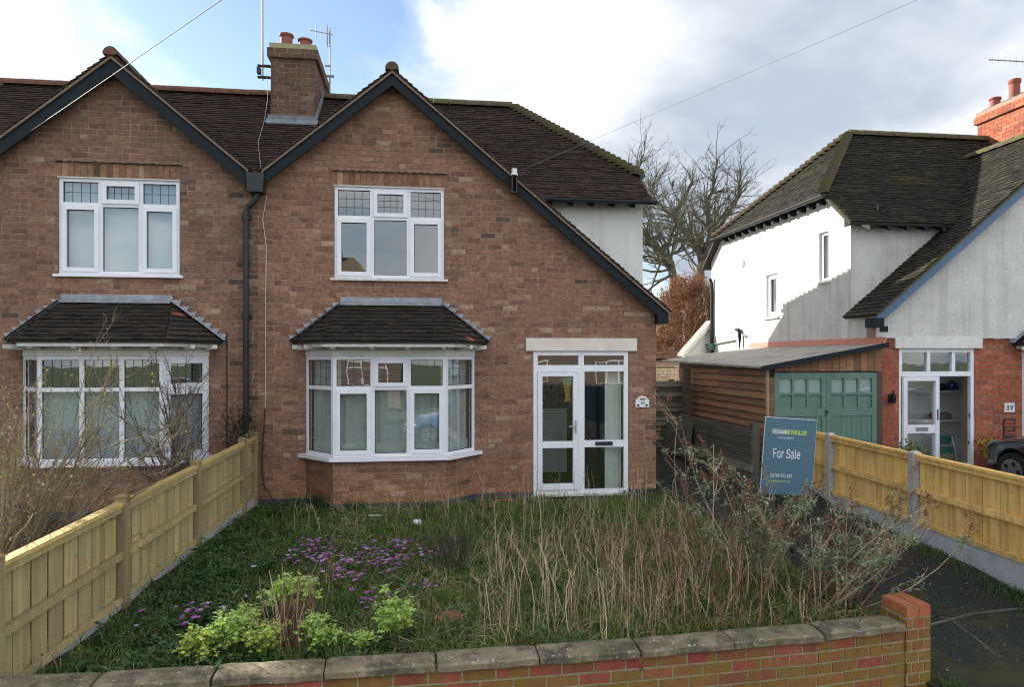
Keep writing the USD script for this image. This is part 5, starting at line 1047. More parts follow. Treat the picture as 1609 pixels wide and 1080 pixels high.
# ------------------------------------------------------------------ plants
def unit(v): return v / (np.linalg.norm(v, axis=-1, keepdims=True) + 1e-12)
def sticks(g, P0, P1, r0, r1, bend=.06, rng=None, tint=None, seg=3, sides=3):
    """many thin bent stems at once"""
    P0, P1 = np.atleast_2d(P0).astype(float), np.atleast_2d(P1).astype(float); n = len(P0); d = P1 - P0; L = np.linalg.norm(d, axis=1, keepdims=True)
    t = unit(d); a = unit(np.cross(t, np.where(np.abs(t[:, 2:]) < .9, [[0, 0, 1.0]], [[1.0, 0, 0]]))); b = np.cross(t, a)
    ang = rng.uniform(0, 6.283, (n, 1)); off = (np.cos(ang) * a + np.sin(ang) * b) * L * bend * rng.uniform(.2, 1, (n, 1))
    u = np.linspace(0, 1, seg)[None, :, None]; C = P0[:, None] + u * d[:, None] + (4 * u * (1 - u)) * off[:, None]
    r = (np.broadcast_to(r0, (n,))[:, None] * (1 - u[..., 0]) + np.broadcast_to(r1, (n,))[:, None] * u[..., 0])[:, :, None, None]
    th = np.arange(sides) * 2 * np.pi / sides; ring = np.cos(th)[None, None, :, None] * a[:, None, None] + np.sin(th)[None, None, :, None] * b[:, None, None]
    V = (C[:, :, None] + r * ring).reshape(-1, 3); k = np.arange(n)[:, None, None] * seg * sides; i, j = np.meshgrid(np.arange(seg - 1), np.arange(sides), indexing='ij'); j2 = (j + 1) % sides
    q = np.stack([i * sides + j, i * sides + j2, (i + 1) * sides + j2, (i + 1) * sides + j], -1).reshape(1, -1, 4) + k
    q = q.reshape(-1, 4); T = None if tint is None else np.repeat(np.broadcast_to(tint, (n, 3)), seg * sides, 0)
    g.add(V, q, T); return C
def leaves(g, P, D, L, W, rng, tint, fold=.25, curl=.15):
    """many pointed leaves: base P, direction D, length L, width W; four vertices each, folded along the rib"""
    P, D = np.atleast_2d(P).astype(float), unit(np.atleast_2d(D).astype(float)); n = len(P); L = np.broadcast_to(L, (n,))[:, None]; W = np.broadcast_to(W, (n,))[:, None]
    s = unit(np.cross(D, [[0, 0, 1.0]]) + rng.normal(0, .25, (n, 3))); up = np.cross(s, D)
    m = P + D * L * .45; V = np.stack([P, m + s * W / 2 + up * W * fold, P + D * L - up * L * curl, m - s * W / 2 + up * W * fold, m], 1).reshape(-1, 3)
    k = np.arange(n)[:, None] * 5; f = np.concatenate([k + np.array([[0, 1, 4]]), k + np.array([[1, 2, 4]]), k + np.array([[4, 2, 3]]), k + np.array([[0, 4, 3]])], 0)
    g.add(V, f, np.repeat(np.broadcast_to(tint, (n, 3)), 5, 0)); return g
def mixt(rng, n, cols, var=.2):
    c = np.array([q for _, q in cols]); w = np.array([p for p, _ in cols], float); return c[rng.choice(len(c), n, p=w / w.sum())] * rng.uniform(1 - var, 1 + var, (n, 1))
def blades(g, P, h, w, rng, tint, lean=.5):
    n = len(P); az = rng.uniform(0, 6.283, n); D = np.stack([np.cos(az), np.sin(az), np.zeros(n)], 1); s = np.stack([-np.sin(az), np.cos(az), np.zeros(n)], 1) * np.broadcast_to(w, (n,))[:, None] / 2
    h = np.broadcast_to(h, (n,))[:, None]; ln = rng.uniform(.15, 1, (n, 1)) * lean; Z = np.array([[0, 0, 1.0]])
    m = P + Z * h * .6 + D * h * ln * .35; t = P + Z * h * (1 - .35 * ln) + D * h * ln
    V = np.stack([P - s, P + s, m + s * .8, m - s * .8, t], 1).reshape(-1, 3); k = np.arange(n)[:, None] * 5
    g.add(V, np.concatenate([k + np.array([[0, 1, 2]]), k + np.array([[0, 2, 3]]), k + np.array([[3, 2, 4]])], 0), np.repeat(np.broadcast_to(tint, (n, 3)), 5, 0))
def scatter(rng, n, x0, x1, y0, y1, dens):
    out = []
    while sum(map(len, out)) < n:
        p = rng.uniform((x0, y0), (x1, y1), (n * 2, 2)); out.append(p[rng.random(len(p)) < dens(p[:, 0], p[:, 1])])
    return np.vstack(out)[:n]
def ground(p, lift=0): return np.column_stack([p, gh(p[:, 0], p[:, 1]) + lift])
nz = lambda x, y, s, k: meshkit.fbm(np.stack([x * s, y * s, x * 0 + k], -1), 3, k)
rng = np.random.default_rng(61)
inG = lambda x, y: ((y > wy(x) + .16) & (y < 11.1) & (x > -2.44 - .0439 * (11.15 - y)) & (x < 3.95 + .0 * y) & ~((x > -1.8) & (x < .92) & (y > 10.56)))
# grass
GREEN = [(46, (.125, .205, .030)), (28, (.17, .24, .045)), (10, (.07, .13, .025)), (16, (.32, .27, .14))]
g = G(); cen = scatter(rng, 7000, -2.8, 4.0, 4.95, 11.1, lambda x, y: inG(x, y) * np.clip(.28 + .8 * sm(-1.9, -.6, x) * (.35 + nz(x, y, 1.4, 3)) * (1 - .6 * sm(2.6, 3.6, x)), 0, 1) * (1 - .8 * sm(10.1, 10.9, y)))
nb = 16; P = np.repeat(cen, nb, 0) + rng.normal(0, .035, (len(cen) * nb, 2)); P = P[inG(P[:, 0], P[:, 1])]; h = rng.gamma(5, .022, len(P)) * (1 + .5 * (nz(P[:, 0], P[:, 1], .9, 5) - .5)); blades(g, ground(P, -.01), h, .0085, rng, mixt(rng, len(P), GREEN, .3), .9)
ed = scatter(rng, 1500, 5.80, 6.14, 5.6, 9.6, lambda x, y: (1 - (6.14 - x) / .36) * (.3 + .7 * (nz(x, y * 1.0, 1.3, 8) > .42)) * sm(9.6, 7.2, y)); blades(g, ground(ed, -.01), rng.uniform(.03, .11, len(ed)), .009, rng, mixt(rng, len(ed), [(1, (.06, .13, .02)), (1, (.085, .16, .035))], .3), .9)
put(None, 'grass', g, m_leaf, kind='stuff', label='rough green and straw grass over the front garden', category='grass')
# long tangled straw-coloured grass lying over
g = G(); cen = scatter(rng, 260, -1.2, 3.8, 5.2, 10.4, lambda x, y: inG(x, y) * (nz(x, y, 1.1, 12) > .46)); k = 9
P0 = np.repeat(ground(cen), k, 0) + np.column_stack([rng.normal(0, .05, (len(cen) * k, 2)), np.zeros(len(cen) * k)]); az = np.repeat(rng.uniform(0, 6.28, len(cen)), k) + rng.normal(0, .7, len(P0)); L = rng.uniform(.15, .42, len(P0))
P1 = P0 + np.stack([np.cos(az) * L, np.sin(az) * L, rng.uniform(.02, .22, len(P0))], 1); sticks(g, P0, P1, .0028, .0015, .25, rng, mixt(rng, len(P0), [(5, (.42, .35, .22)), (3, (.30, .24, .14)), (2, (.20, .15, .09))], .25), seg=4)
put(None, 'dead_grass', g, m_straw, kind='stuff', label='pale dead grass lying in tangles over the green', category='grass')
# dark leafy weeds along the left fence
g = G(); cen = scatter(rng, 900, -2.8, 3.9, 4.95, 11.05, lambda x, y: inG(x - .13, y) * np.clip(sm(-.4, -1.7, x) + .25 * (nz(x, y, 1.3, 21) > .55) * (x < 1.2) + .10, 0, 1) * (.25 + .75 * (nz(x, y, 2.2, 22) > .40)))
k = 26; n = len(cen) * k; C = np.repeat(ground(cen), k, 0); az = rng.uniform(0, 6.28, n); R = np.repeat(rng.uniform(.5, 1.35, len(cen)), k); rr = rng.uniform(.01, .10, n) * R; hh = np.repeat(rng.uniform(.03, .17, len(cen)), k) * rng.uniform(.3, 1.0, n)
D = np.stack([np.cos(az), np.sin(az), rng.uniform(-.1, .7, n)], 1); P = C + np.stack([np.cos(az) * rr, np.sin(az) * rr, hh], 1); leaves(g, P, D, rng.uniform(.035, .085, n) * R, rng.uniform(.018, .036, n) * R, rng, mixt(rng, n, [(5, (.045, .115, .030)), (3, (.065, .150, .042)), (2, (.030, .075, .022)), (1.0, (.11, .17, .05))], .25))
put(None, 'leafy_weeds', g, m_leaf, kind='stuff', label='dark green leafy weeds along the foot of the left fence', category='weeds')
# purple flowers
g = G(); sp_ = []
for cx, cy, sx, sy, n in ((-1.15, 8.05, .14, .20, 42), (-.95, 7.6, .26, .18, 56), (-.45, 7.5, .24, .22, 90), (-.25, 8.1, .10, .10, 32), (-1.88, 6.15, .06, .08, 20), (-.72, 6.9, .28, .10, 38), (.1, 7.6, .16, .10, 22), (-.45, 6.2, .10, .08, 20), (.1, 6.5, .08, .06, 8), (-1.6, 6.3, .3, .3, 14)): sp_.append(rng.normal((cx, cy), (sx, sy), (n, 2)))
sp_ = np.vstack(sp_); P = ground(sp_) + np.column_stack([np.zeros((len(sp_), 2)), rng.uniform(.12, .22, len(sp_))]); n = len(P)
T = mixt(rng, n, [(5, (.44, .14, .48)), (3, (.55, .24, .58)), (2, (.36, .06, .34)), (1.4, (.70, .52, .74))], .2)
for q in range(5):
    az = rng.uniform(0, 6.28, n) * 0 + q * 1.2566 + np.arange(n); D = np.stack([np.cos(az), np.sin(az), np.full(n, .45)], 1); leaves(g, P, D, rng.uniform(.022, .038, n), rng.uniform(.017, .026, n), rng, T, .1, .1)
st_ = G(); sticks(st_, ground(sp_), P, .0014, .0012, .1, rng, (.05, .10, .03), seg=3); put(None, 'purple_flowers', g, m_petal, kind='stuff', label='patch of small purple flowers in the middle of the grass', category='flowers'); put(None, 'flower_stalks', st_, m_leaf, kind='stuff', label='thin green stalks under the purple flowers', category='stalks')
# hellebores by the wall
def hellebore(x, y, s, seed, label, yellow=0.0):
    r = np.random.default_rng(seed); t = thing('hellebore', label, 'plant', (x, y, -.05), 'hellebores behind the front wall'); b = np.array([x, y, float(gh(x, y))]); ns = int(7 + 5 * s)
    S, Lf, Fl = G(), G(), G(); az = r.uniform(0, 6.28, ns); sp = r.uniform(.03, .125, ns) * s; top = b + np.stack([np.cos(az) * sp, np.sin(az) * sp, r.uniform(.20, .34, ns) * s], 1); base = b + np.stack([np.cos(az) * .03, np.sin(az) * .03, az * 0], 1)
    sticks(S, base, top, .007 * s, .005 * s, .08, r, (.20, .30, .09), seg=4, sides=4)
    for k in range(ns):
        for q in range(int(r.integers(7, 12))):
            p = top[k] + r.normal(0, .045 * s, 3) * np.array([1, 1, .8]) + np.array([0, 0, .005]); a = r.uniform(0, 6.28); c = np.array((.54 + .12 * yellow, .70, .17 - .05 * yellow)) * r.uniform(.8, 1.2); n = 5
            A = a + np.arange(n) * 1.2566; D = np.stack([np.cos(A) * .7, np.sin(A) * .7, np.full(n, -.75)], 1); leaves(Fl, np.repeat(p[None], n, 0), D, .034 * s, .026 * s, r, c, .05, -.25)
            sticks(S, top[k][None], p[None], .002, .0015, .1, r, (.24, .34, .10))
            m = 3; A = r.uniform(0, 6.28, m); leaves(Fl, p + r.normal(0, .012, (m, 3)), np.stack([np.cos(A), np.sin(A), r.uniform(.0, .6, m)], 1), .05 * s, .022 * s, r, np.array((.45, .62, .18)) * r.uniform(.85, 1.15))
    n = 46; A = r.uniform(0, 6.28, n); rr = r.uniform(.03, .13, n) * s; leaves(Lf, b + np.stack([np.cos(A) * rr, np.sin(A) * rr, r.uniform(.03, .15, n) * s], 1), np.stack([np.cos(A), np.sin(A), r.uniform(-.5, .3, n)], 1), .11 * s, .022 * s, r, mixt(r, n, [(1, (.030, .085, .030)), (1, (.05, .12, .045))], .2))
    put(t, 'stems', S, m_leaf); put(t, 'leaves', Lf, m_leaf); put(t, 'flower_heads', Fl, m_leaf)
hellebore(-1.60, 5.34, .80, 1, 'yellowish hellebore at the left end of the row behind the wall coping', 1.0)
hellebore(-1.40, 5.46, 1.0, 2, 'taller pale green hellebore second from the left behind the wall coping')
hellebore(-1.14, 5.34, .85, 3, 'bright yellow-green hellebore beside a clump of brown dead stems', 1.0)
hellebore(-1.08, 6.05, 1.15, 4, 'tall hellebore standing furthest back, just in front of the purple flowers')
hellebore(-.76, 5.40, .82, 5, 'dull green hellebore just right of the brown dead stems behind the coping')
hellebore(-.18, 5.42, 1.1, 6, 'large round hellebore at the right end of the row behind the coping')
hellebore(-.42, 5.33, .62, 7, 'smallest hellebore, at the foot of the large round one')
hellebore(-1.38, 5.92, .70, 8, 'small hellebore left of the tallest one, back from the wall')
# dead stems
def stand(name, label, n, x0, x1, y0, y1, dens, hh, cols, rad, lean, seed, mat=None, fork=0):
    r = np.random.default_rng(seed); g = G(); c = scatter(r, n, x0, x1, y0, y1, dens); P0 = ground(c, -.02); h = r.uniform(*hh, n); az = r.uniform(0, 6.28, n); ln = np.abs(r.normal(0, lean, n))
    P1 = P0 + np.stack([np.cos(az) * ln * h, np.sin(az) * ln * h, h], 1); T = mixt(r, n, cols, .25); sticks(g, P0, P1, r.uniform(.7, 1.2, n) * rad, rad * .55, .11, r, T, seg=5)
    for _ in range(fork):
        u = r.uniform(.45, .95, (n, 1)); Q0 = P0 + (P1 - P0) * u; a = r.uniform(0, 6.28, n); l = r.uniform(.06, .2, n); Q1 = Q0 + np.stack([np.cos(a) * l * .7, np.sin(a) * l * .7, l * r.uniform(.3, 1, n)], 1); sticks(g, Q0, Q1, rad * .55, rad * .4, .08, r, T)
    return put(None, name, g, mat or m_straw, kind='stuff', label=label, category='stems')
okx = lambda x, y: inG(x, y)
STRAW = [(5, (.40, .30, .195)), (3, (.28, .20, .125)), (3, (.52, .43, .31)), (2, (.13, .075, .055))]; RUST = [(4, (.27, .14, .10)), (3, (.36, .24, .165)), (5, (.14, .055, .05)), (2, (.46, .36, .26))]
stand('dead_stems', 'pale upright dead stems left of centre in the garden', 210, .35, 2.1, 5.15, 8.6, lambda x, y: okx(x, y) * (.1 + (nz(x, y, 1.6, 31) > .46)) * sm(.3, .75, x) * sm(8.6, 7.3, y), (.22, .74), STRAW, .0040, .24, 71, fork=1)
stand('dead_stems', 'reddish brown dead stems crowding the right half of the garden', 380, 1.5, 3.95, 5.2, 8.8, lambda x, y: okx(x, y) * (.1 + (nz(x, y, 1.6, 32) > .42)) * sm(1.4, 2.2, x) * sm(8.9, 7.6, y), (.18, .66), RUST, .0040, .32, 72, fork=2)
stand('dead_stems', 'clump of brown dead stems among the hellebores', 70, -1.15, -.8, 5.35, 6.0, lambda x, y: okx(x, y) * np.exp(-((x + .98) ** 2 + (y - 5.6) ** 2) / .03), (.30, .62), RUST, .0045, .25, 73)
stand('dead_stems', 'thin dead stalks standing in front of the bay and the glazed door', 120, -1.7, 3.6, 8.6, 10.9, lambda x, y: okx(x, y) * (nz(x, y, 1.2, 33) > .5), (.25, .75), STRAW, .0028, .22, 74, fork=2)
stand('dark_twigs', 'small blackish twiggy bush in the middle of the lawn', 46, .1, .5, 7.1, 7.9, lambda x, y: np.exp(-((x - .28) ** 2 + (y - 7.5) ** 2) / .04), (.30, .62), [(1, (.05, .038, .032))], .005, .45, 75, fork=2)
# butterfly bush
def bush(t, base, n, hh, lean, cols, rad, seed, sub, az_pref=None):
    r = np.random.default_rng(seed); g = G(); az = r.uniform(0, 6.28, n) if az_pref is None else r.normal(az_pref[0], az_pref[1], n); ln = np.abs(r.normal(lean[0], lean[1], n)); h = r.uniform(*hh, n)
    P0 = base + np.column_stack([r.normal(0, .10, (n, 2)), np.zeros(n)]); tips, mids = [], []; T = mixt(r, n, cols, .2); P1 = P0 + np.stack([np.cos(az) * ln * h, np.sin(az) * ln * h, h], 1)
    C = sticks(g, P0, P1, rad * r.uniform(.8, 1.3, n), rad * .4, .10, r, T, seg=6, sides=4); tips.append(P1); mids.append(C[:, 2:].reshape(-1, 3))
    for k in range(sub):
        u = r.integers(2, 6, n); Q0 = C[np.arange(n), np.minimum(u, 5)]; a = az + r.normal(0, .9, n); l = r.uniform(.15, .5, n) * h; Q1 = Q0 + np.stack([np.cos(a) * l * .6, np.sin(a) * l * .6, l * r.uniform(.35, 1, n)], 1)
        c = sticks(g, Q0, Q1, rad * .5, rad * .28, .10, r, T, seg=4); tips.append(Q1); mids.append(c[:, 1:].reshape(-1, 3))
    return g, np.vstack(tips), np.vstack(mids), r
TAN = [(4, (.36, .25, .16)), (3, (.48, .36, .25)), (2, (.22, .13, .09))]
def buddleia(label, base, n, hh, lean, seed, nleaf, nhead, pref=None):
    t = thing('butterfly_bush', label, 'shrub', base, 'butterfly bushes at the driveway edge'); g, tips, mids, r = bush(t, np.array(base), n, hh, lean, TAN, .0085, seed, 4, pref); put(t, 'stems', g, m_straw)
    L_ = G(); k = 9; c = mids[r.choice(len(mids), nleaf)]; P = np.repeat(c, k, 0) + r.normal(0, .022, (nleaf * k, 3)); A = r.uniform(0, 6.28, len(P)); leaves(L_, P, np.stack([np.cos(A), np.sin(A), r.uniform(-.5, .9, len(P))], 1), r.uniform(.035, .08, len(P)), r.uniform(.011, .022, len(P)), r, mixt(r, len(P), [(4, (.28, .34, .22)), (3, (.44, .50, .36)), (2, (.15, .24, .10)), (1, (.38, .50, .16))], .25)); put(t, 'leaves', L_, m_leaf)
    Hd = G(); sel = tips[np.argsort(-tips[:, 2])[:nhead * 2]]; sel = sel[r.permutation(len(sel))[:nhead]]
    for p in sel:
        m = 90; d = unit(np.array([r.normal(0, .5), r.normal(0, .5), 1.0])); ln = r.uniform(.09, .2); u = r.uniform(0, 1, m); q = p + d * (u * ln)[:, None] + r.normal(0, 1, (m, 3)) * (.020 * (1 - .75 * u))[:, None]; leaves(Hd, q, r.normal(0, 1, (m, 3)), .018, .012, r, mixt(r, m, [(3, (.34, .17, .10)), (2, (.50, .25, .14)), (2, (.14, .075, .05))], .2))
    put(t, 'seed_heads', Hd, m_leaf)
buddleia('grey-green butterfly bush with brown seed heads in front of the blue board', (3.30, 6.30, -.06), 22, (.50, 1.10), (.36, .26), 81, 300, 46)
buddleia('sprawling butterfly bush whose tan stems arch over the end pier', (3.62, 5.85, -.06), 26, (.55, .95), (.70, .34), 82, 290, 22, (.25, .8))
buddleia('tall thin butterfly bush stem with dark seed heads before the driveway', (2.95, 6.9, -.06), 3, (1.2, 1.62), (.16, .12), 83, 26, 9)
t = thing('dogwood', 'dark red bare dogwood stems leaning over the driveway behind the end pier', 'shrub', (3.85, 6.1, -.06)); g, _, _, _ = bush(t, np.array((3.85, 6.05, -.06)), 46, (.45, .80), (.6, .3), [(2, (.16, .045, .05)), (1, (.22, .10, .07))], .0045, 84, 3, (.3, .9)); put(t, 'stems', g, m_straw)
t = thing('climbing_rose', 'small dark leafy climber at the foot of the rainwater pipe above the fence', 'plant', (-2.7, 11.0, .0)); r = np.random.default_rng(85); g = G(); n = 30; a = r.uniform(0, 6.28, n); P0 = np.tile([-2.74, 11.0, .0], (n, 1)) + r.normal(0, .03, (n, 3)) * [1, .5, 0]; P1 = np.array([-2.74, 11.0, 1.12]) + np.clip(r.normal(0, 1, (n, 3)), -1.2, 1.2) * [.10, .05, .16]; sticks(g, P0, P1, .006, .003, .12, r, (.06, .045, .035), seg=5); put(t, 'stems', g, m_straw)
g = G(); n = 360; leaves(g, np.array([-2.72, 10.99, 1.14]) + r.normal(0, 1, (n, 3)) * [.15, .07, .16], r.normal(0, 1, (n, 3)), .05, .03, r, mixt(r, n, [(2, (.025, .04, .018)), (1, (.05, .05, .03))], .3)); put(t, 'leaves', g, m_leaf)
t = thing('weed_clump', 'spiky green weed at the foot of the bay of the brown house', 'plant', (-1.55, 10.75, 0)); g = G(); n = 70; blades(g, np.array([-1.55, 10.78, -.04]) + r.normal(0, 1, (n, 3)) * [.06, .05, 0], r.uniform(.12, .34, n), .018, r, mixt(r, n, [(1, (.06, .10, .045)), (1, (.12, .15, .08))], .2), 1.0); put(t, 'leaves', g, m_leaf)

# bare shrubs behind the left fence
def bare_shrub(t, base, stems, depth, seed, mat, cols, r0, bud=None, spread=(.5, .35)):
    r = np.random.default_rng(seed); g = G(); cur = []
    for az, ln, h in stems: cur.append((base + r.normal(0, .05, 3) * [1, 1, 0], unit(np.array([math.cos(az) * ln, math.sin(az) * ln, 1.0])), h, r0 * r.uniform(.7, 1.1)))
    tips = []
    for lev in range(depth):
        nxt = []
        P0 = np.array([c[0] for c in cur]); D = np.array([c[1] for c in cur]); Ls = np.array([c[2] for c in cur]); R = np.array([c[3] for c in cur]); P1 = P0 + D * Ls[:, None]
        C = sticks(g, P0, P1, R, R * .6, .10, r, mixt(r, len(cur), cols, .2), seg=5, sides=4 if lev < 1 else 3)
        for k in range(len(cur)):
            for m in range(int(r.integers(4, 7))):
                u = int(r.integers(1, 5)); d = unit(D[k] + r.normal(0, spread[0], 3) + np.array([0, 0, spread[1] * .5])); nxt.append((C[k, u], d, Ls[k] * r.uniform(.28, .55), R[k] * .52))
        tips.append(P1); cur = nxt if len(nxt) < 7000 else [nxt[i] for i in r.permutation(len(nxt))[:7000]]
    put(t, 'branches', g, mat)
    if bud:
        tp = np.vstack(tips[1:]); tp = tp[r.permutation(len(tp))[:bud[1]]]; b = G(); n = len(tp)
        for q in range(2): leaves(b, tp + r.normal(0, .004, (n, 3)), r.normal(0, .6, (n, 3)) + [0, 0, .7], bud[2], bud[2] * .55, r, mixt(r, n, bud[0], .25))
        put(t, 'buds', b, m_leaf)
r = np.random.default_rng(90)
t = thing('bare_shrub', 'large pale twiggy shrub with yellow buds behind the near end of the left fence', 'shrub', (-3.75, 6.9, 0))
bare_shrub(t, np.array([-3.80, 6.85, -.05]), [(r.normal(.35, 1.0), abs(r.normal(.62, .30)), r.uniform(1.0, 1.9)) for _ in range(32)], 4, 91, m_twig, [(5, (.95, .88, .72)), (3, (.70, .60, .45)), (2, (.45, .36, .26))], .0115, ([(3, (.38, .40, .08)), (2, (.28, .30, .09)), (1, (.25, .15, .08))], 1500, .026), (.42, .3))
t = thing('bare_shrub', 'dark upright bare shrub in front of the right light of the left bay window', 'shrub', (-2.85, 9.7, 0))
bare_shrub(t, np.array([-3.12, 9.9, -.05]), [(r.uniform(1.2, 5.0), abs(r.normal(.14, .16)), r.uniform(1.1, 1.7)) for _ in range(8)] + [(3.0, .9, 1.2), (2.6, .7, 1.3)], 4, 92, m_darktwig, [(1, (1, 1, 1)), (1, (.7, .65, .6))], .020, ([(1, (.22, .15, .11))], 260, .03), (.55, .6))
g = G(); n = 2600; P = np.column_stack([r.uniform(-5.6, -2.75, n), r.uniform(5.0, 8.2, n)]); P = P[nz(P[:, 0], P[:, 1], 1.2, 44) > .47]; blades(g, ground(P), r.uniform(.05, .2, len(P)), .016, r, mixt(r, len(P), [(2, (.07, .14, .03)), (1, (.12, .18, .05))], .3), 1.0); put(None, 'weeds', g, m_leaf, kind='stuff', label='bright green weeds below the pale shrub behind the left fence', category='weeds')

# ------------------------------------------------------------------ trees behind
def limb_tree(t, limbs, y, trunk, seed, mat, r0, levels=4, tw=(.85, .3), ywob=1.2):
    r = np.random.default_rng(seed); T, B = G(), G(); q0 = []
    p = np.array([(x, y + r.normal(0, .1), z) for x, z in trunk]); T.tube(p, np.linspace(r0 * 1.25, r0 * .8, len(p)), 9); put(t, 'trunk', T, mat, smooth=True)
    for pts, ra in limbs:
        n = len(pts); off = np.cumsum(np.concatenate([[0], r.normal(0, ywob * .4, n - 1)])); p = np.array([(x, y + o, z) for (x, z), o in zip(pts, off)])
        u = np.linspace(0, n - 1, n * 5); pp = np.stack([np.interp(u, np.arange(n), p[:, k]) for k in range(3)], 1); pp[1:-1] += r.normal(0, .035, (len(pp) - 2, 3)); rad = np.linspace(ra, ra * .28, len(pp)); B.tube(pp, rad, 7)
        dd = np.gradient(pp, axis=0)
        for k in range(2, len(pp)):
            for m in range(int(r.integers(1, 3))): q0.append((pp[k], unit(dd[k] * .7 / np.linalg.norm(dd[k]) + r.normal(0, .55, 3) + [0, 0, .25]), r.uniform(1.3, 3.0) * (1 - .4 * k / len(pp)), rad[k] * .28 + .010))
    cur = q0
    for lev in range(levels):
        P0 = np.array([c[0] for c in cur]); D = np.array([c[1] for c in cur]); Ls = np.array([c[2] for c in cur]); R = np.array([c[3] for c in cur]); C = sticks(B, P0, P0 + D * Ls[:, None], R, R * .5, .13, r, None, seg=5, sides=4 if lev == 0 else 3); nxt = []
        for k in range(len(cur)):
            for m in range(int(r.integers(2, 4))): u = int(r.integers(1, 5)); nxt.append((C[k, u], unit(D[k] + r.normal(0, .55, 3) + [0, 0, .12]), Ls[k] * r.uniform(.35, .65), max(.0055, R[k] * .5)))
        cur = nxt if len(nxt) < 7000 else [nxt[i] for i in r.permutation(len(nxt))[:7000]]
    put(t, 'crown', B, mat)
t = thing('bare_tree', 'tall spreading bare tree in the gap, its top against the grey cloud', 'tree', (15.4, 38, .3), 'bare trees between the houses')
limb_tree(t, [([(15.681, 6.635), (15.832, 7.721), (15.454, 8.797), (14.777, 9.862), (14.74, 10.581), (15.567, 11.687), (16.134, 12.789)], .24), ([(15.681, 6.635), (15.983, 8.085), (16.323, 9.105), (16.437, 10.266), (16.589, 11.356), (17.083, 12.278), (17.198, 13.8)], .22),
    ([(14.777, 9.862), (13.88, 10.27), (13.136, 11.182), (12.839, 12.139)], .13), ([(16.323, 9.105), (17.083, 9.993), (18.039, 10.854), (19.0, 12.158)], .13), ([(15.983, 8.085), (16.513, 8.892), (17.465, 10.293), (18.23, 11.769), (18.422, 13.233)], .14), ([(16.0, 7.9), (17.2, 8.5), (18.6, 9.2), (19.8, 10.4)], .12)], 38, [(15.1, .2), (15.25, 3.0), (15.379, 5.549), (15.681, 6.7)], 101, m_bark, .34)
t = thing('bare_tree', 'lower bare tree leaning left beside the white set-back wall', 'tree', (12.9, 34, .3), 'bare trees between the houses')
limb_tree(t, [([(12.686, 6.152), (12.419, 6.951), (12.085, 7.587), (11.487, 8.215), (11.09, 9.005), (10.76, 9.635)], .22), ([(12.085, 7.587), (12.586, 8.721), (13.088, 9.538)], .11), ([(12.419, 6.951), (11.753, 7.26), (10.76, 7.337)], .13), ([(12.252, 7.269), (12.92, 7.603), (13.423, 8.161)], .10)], 34, [(13.0, .2), (12.95, 3.0), (12.8, 5.2), (12.686, 6.2)], 102, m_bark, .28)
t = thing('bare_tree', 'thin bare treetop showing over the end of the brown house roof', 'tree', (12.6, 42, .3), 'bare trees between the houses')
limb_tree(t, [([(12.9, 9.0), (13.3, 11.5), (13.2, 13.2), (13.5, 14.6)], .16), ([(13.1, 10.5), (14.0, 12.2), (14.4, 13.6)], .11), ([(12.9, 9.4), (12.2, 11.4), (12.0, 13.0)], .11)], 42, [(12.7, .2), (12.8, 5), (12.9, 9.2)], 103, m_bark, .26)
t = thing('russet_bush', 'large rounded bush of orange-brown twigs and leaves between the houses', 'shrub', (10.6, 27, .3)); r = np.random.default_rng(104); n = 1100
th = r.uniform(0, 6.28, n); hh = r.uniform(.15, 1, n); prof = np.sqrt(np.clip(1 - (hh - .35) ** 2 / .46, .02, 1)); rr = np.sqrt(r.uniform(.25, 1, n)) * prof * 2.05; cx = 10.70; P1 = np.stack([cx + np.cos(th) * rr, 27 + np.sin(th) * rr, .3 + hh * 5.35 * (1 - .10 * (rr / 1.6) ** 2)], 1); P1[:, :2] += r.normal(0, .1, (n, 2))
P0 = P1 - unit(np.column_stack([P1[:, 0] - cx, P1[:, 1] - 27, (P1[:, 2] - 1.2) * .8]) + r.normal(0, .8, (n, 3))) * r.uniform(.5, 1.5, (n, 1)); P0[:, 2] = np.maximum(P0[:, 2], .2); g = G(); sticks(g, P0, P1, .016, .006, .16, r, mixt(r, n, [(2, (.22, .11, .06)), (1, (.32, .18, .09))], .3), seg=4); put(t, 'twigs', g, m_straw)
g = G(); m = 36000; k = r.integers(0, n, m); u = r.uniform(.35, 1.05, (m, 1)); leaves(g, P0[k] + (P1[k] - P0[k]) * u + r.normal(0, .09, (m, 3)), r.normal(0, 1, (m, 3)) - [0, 0, .5], r.uniform(.06, .13, m), r.uniform(.03, .055, m), r, mixt(r, m, [(4, (.30, .135, .065)), (3, (.22, .105, .055)), (2, (.38, .185, .085)), (2, (.14, .075, .05))], .25)); put(t, 'leaves', g, m_leaf)
t = thing('small_bird', 'tiny dark bird perched high in the tall bare tree', 'bird', (13.95, 37.5, 11.8)); v, f = lump((13.95, 37.5, 11.88), (.09, .07, .13), 1, 2, .1); g = G().add(v, f).add(*lump((13.98, 37.48, 12.05), (.055, .05, .055), 2, 2, .05)); g.hexa([(13.86, 37.49, 11.62), (13.90, 37.49, 11.62), (13.90, 37.52, 11.62), (13.86, 37.52, 11.62), (13.91, 37.46, 11.8), (13.97, 37.46, 11.8), (13.97, 37.54, 11.8), (13.91, 37.54, 11.8)]).mesh(trimesh.creation.cone(.015, .05, 6, transform=trimesh.transformations.translation_matrix([14.03, 37.47, 12.05]) @ trimesh.transformations.rotation_matrix(1.5, [0, 1, 0]))); put(t, 'body', g, m_trim)

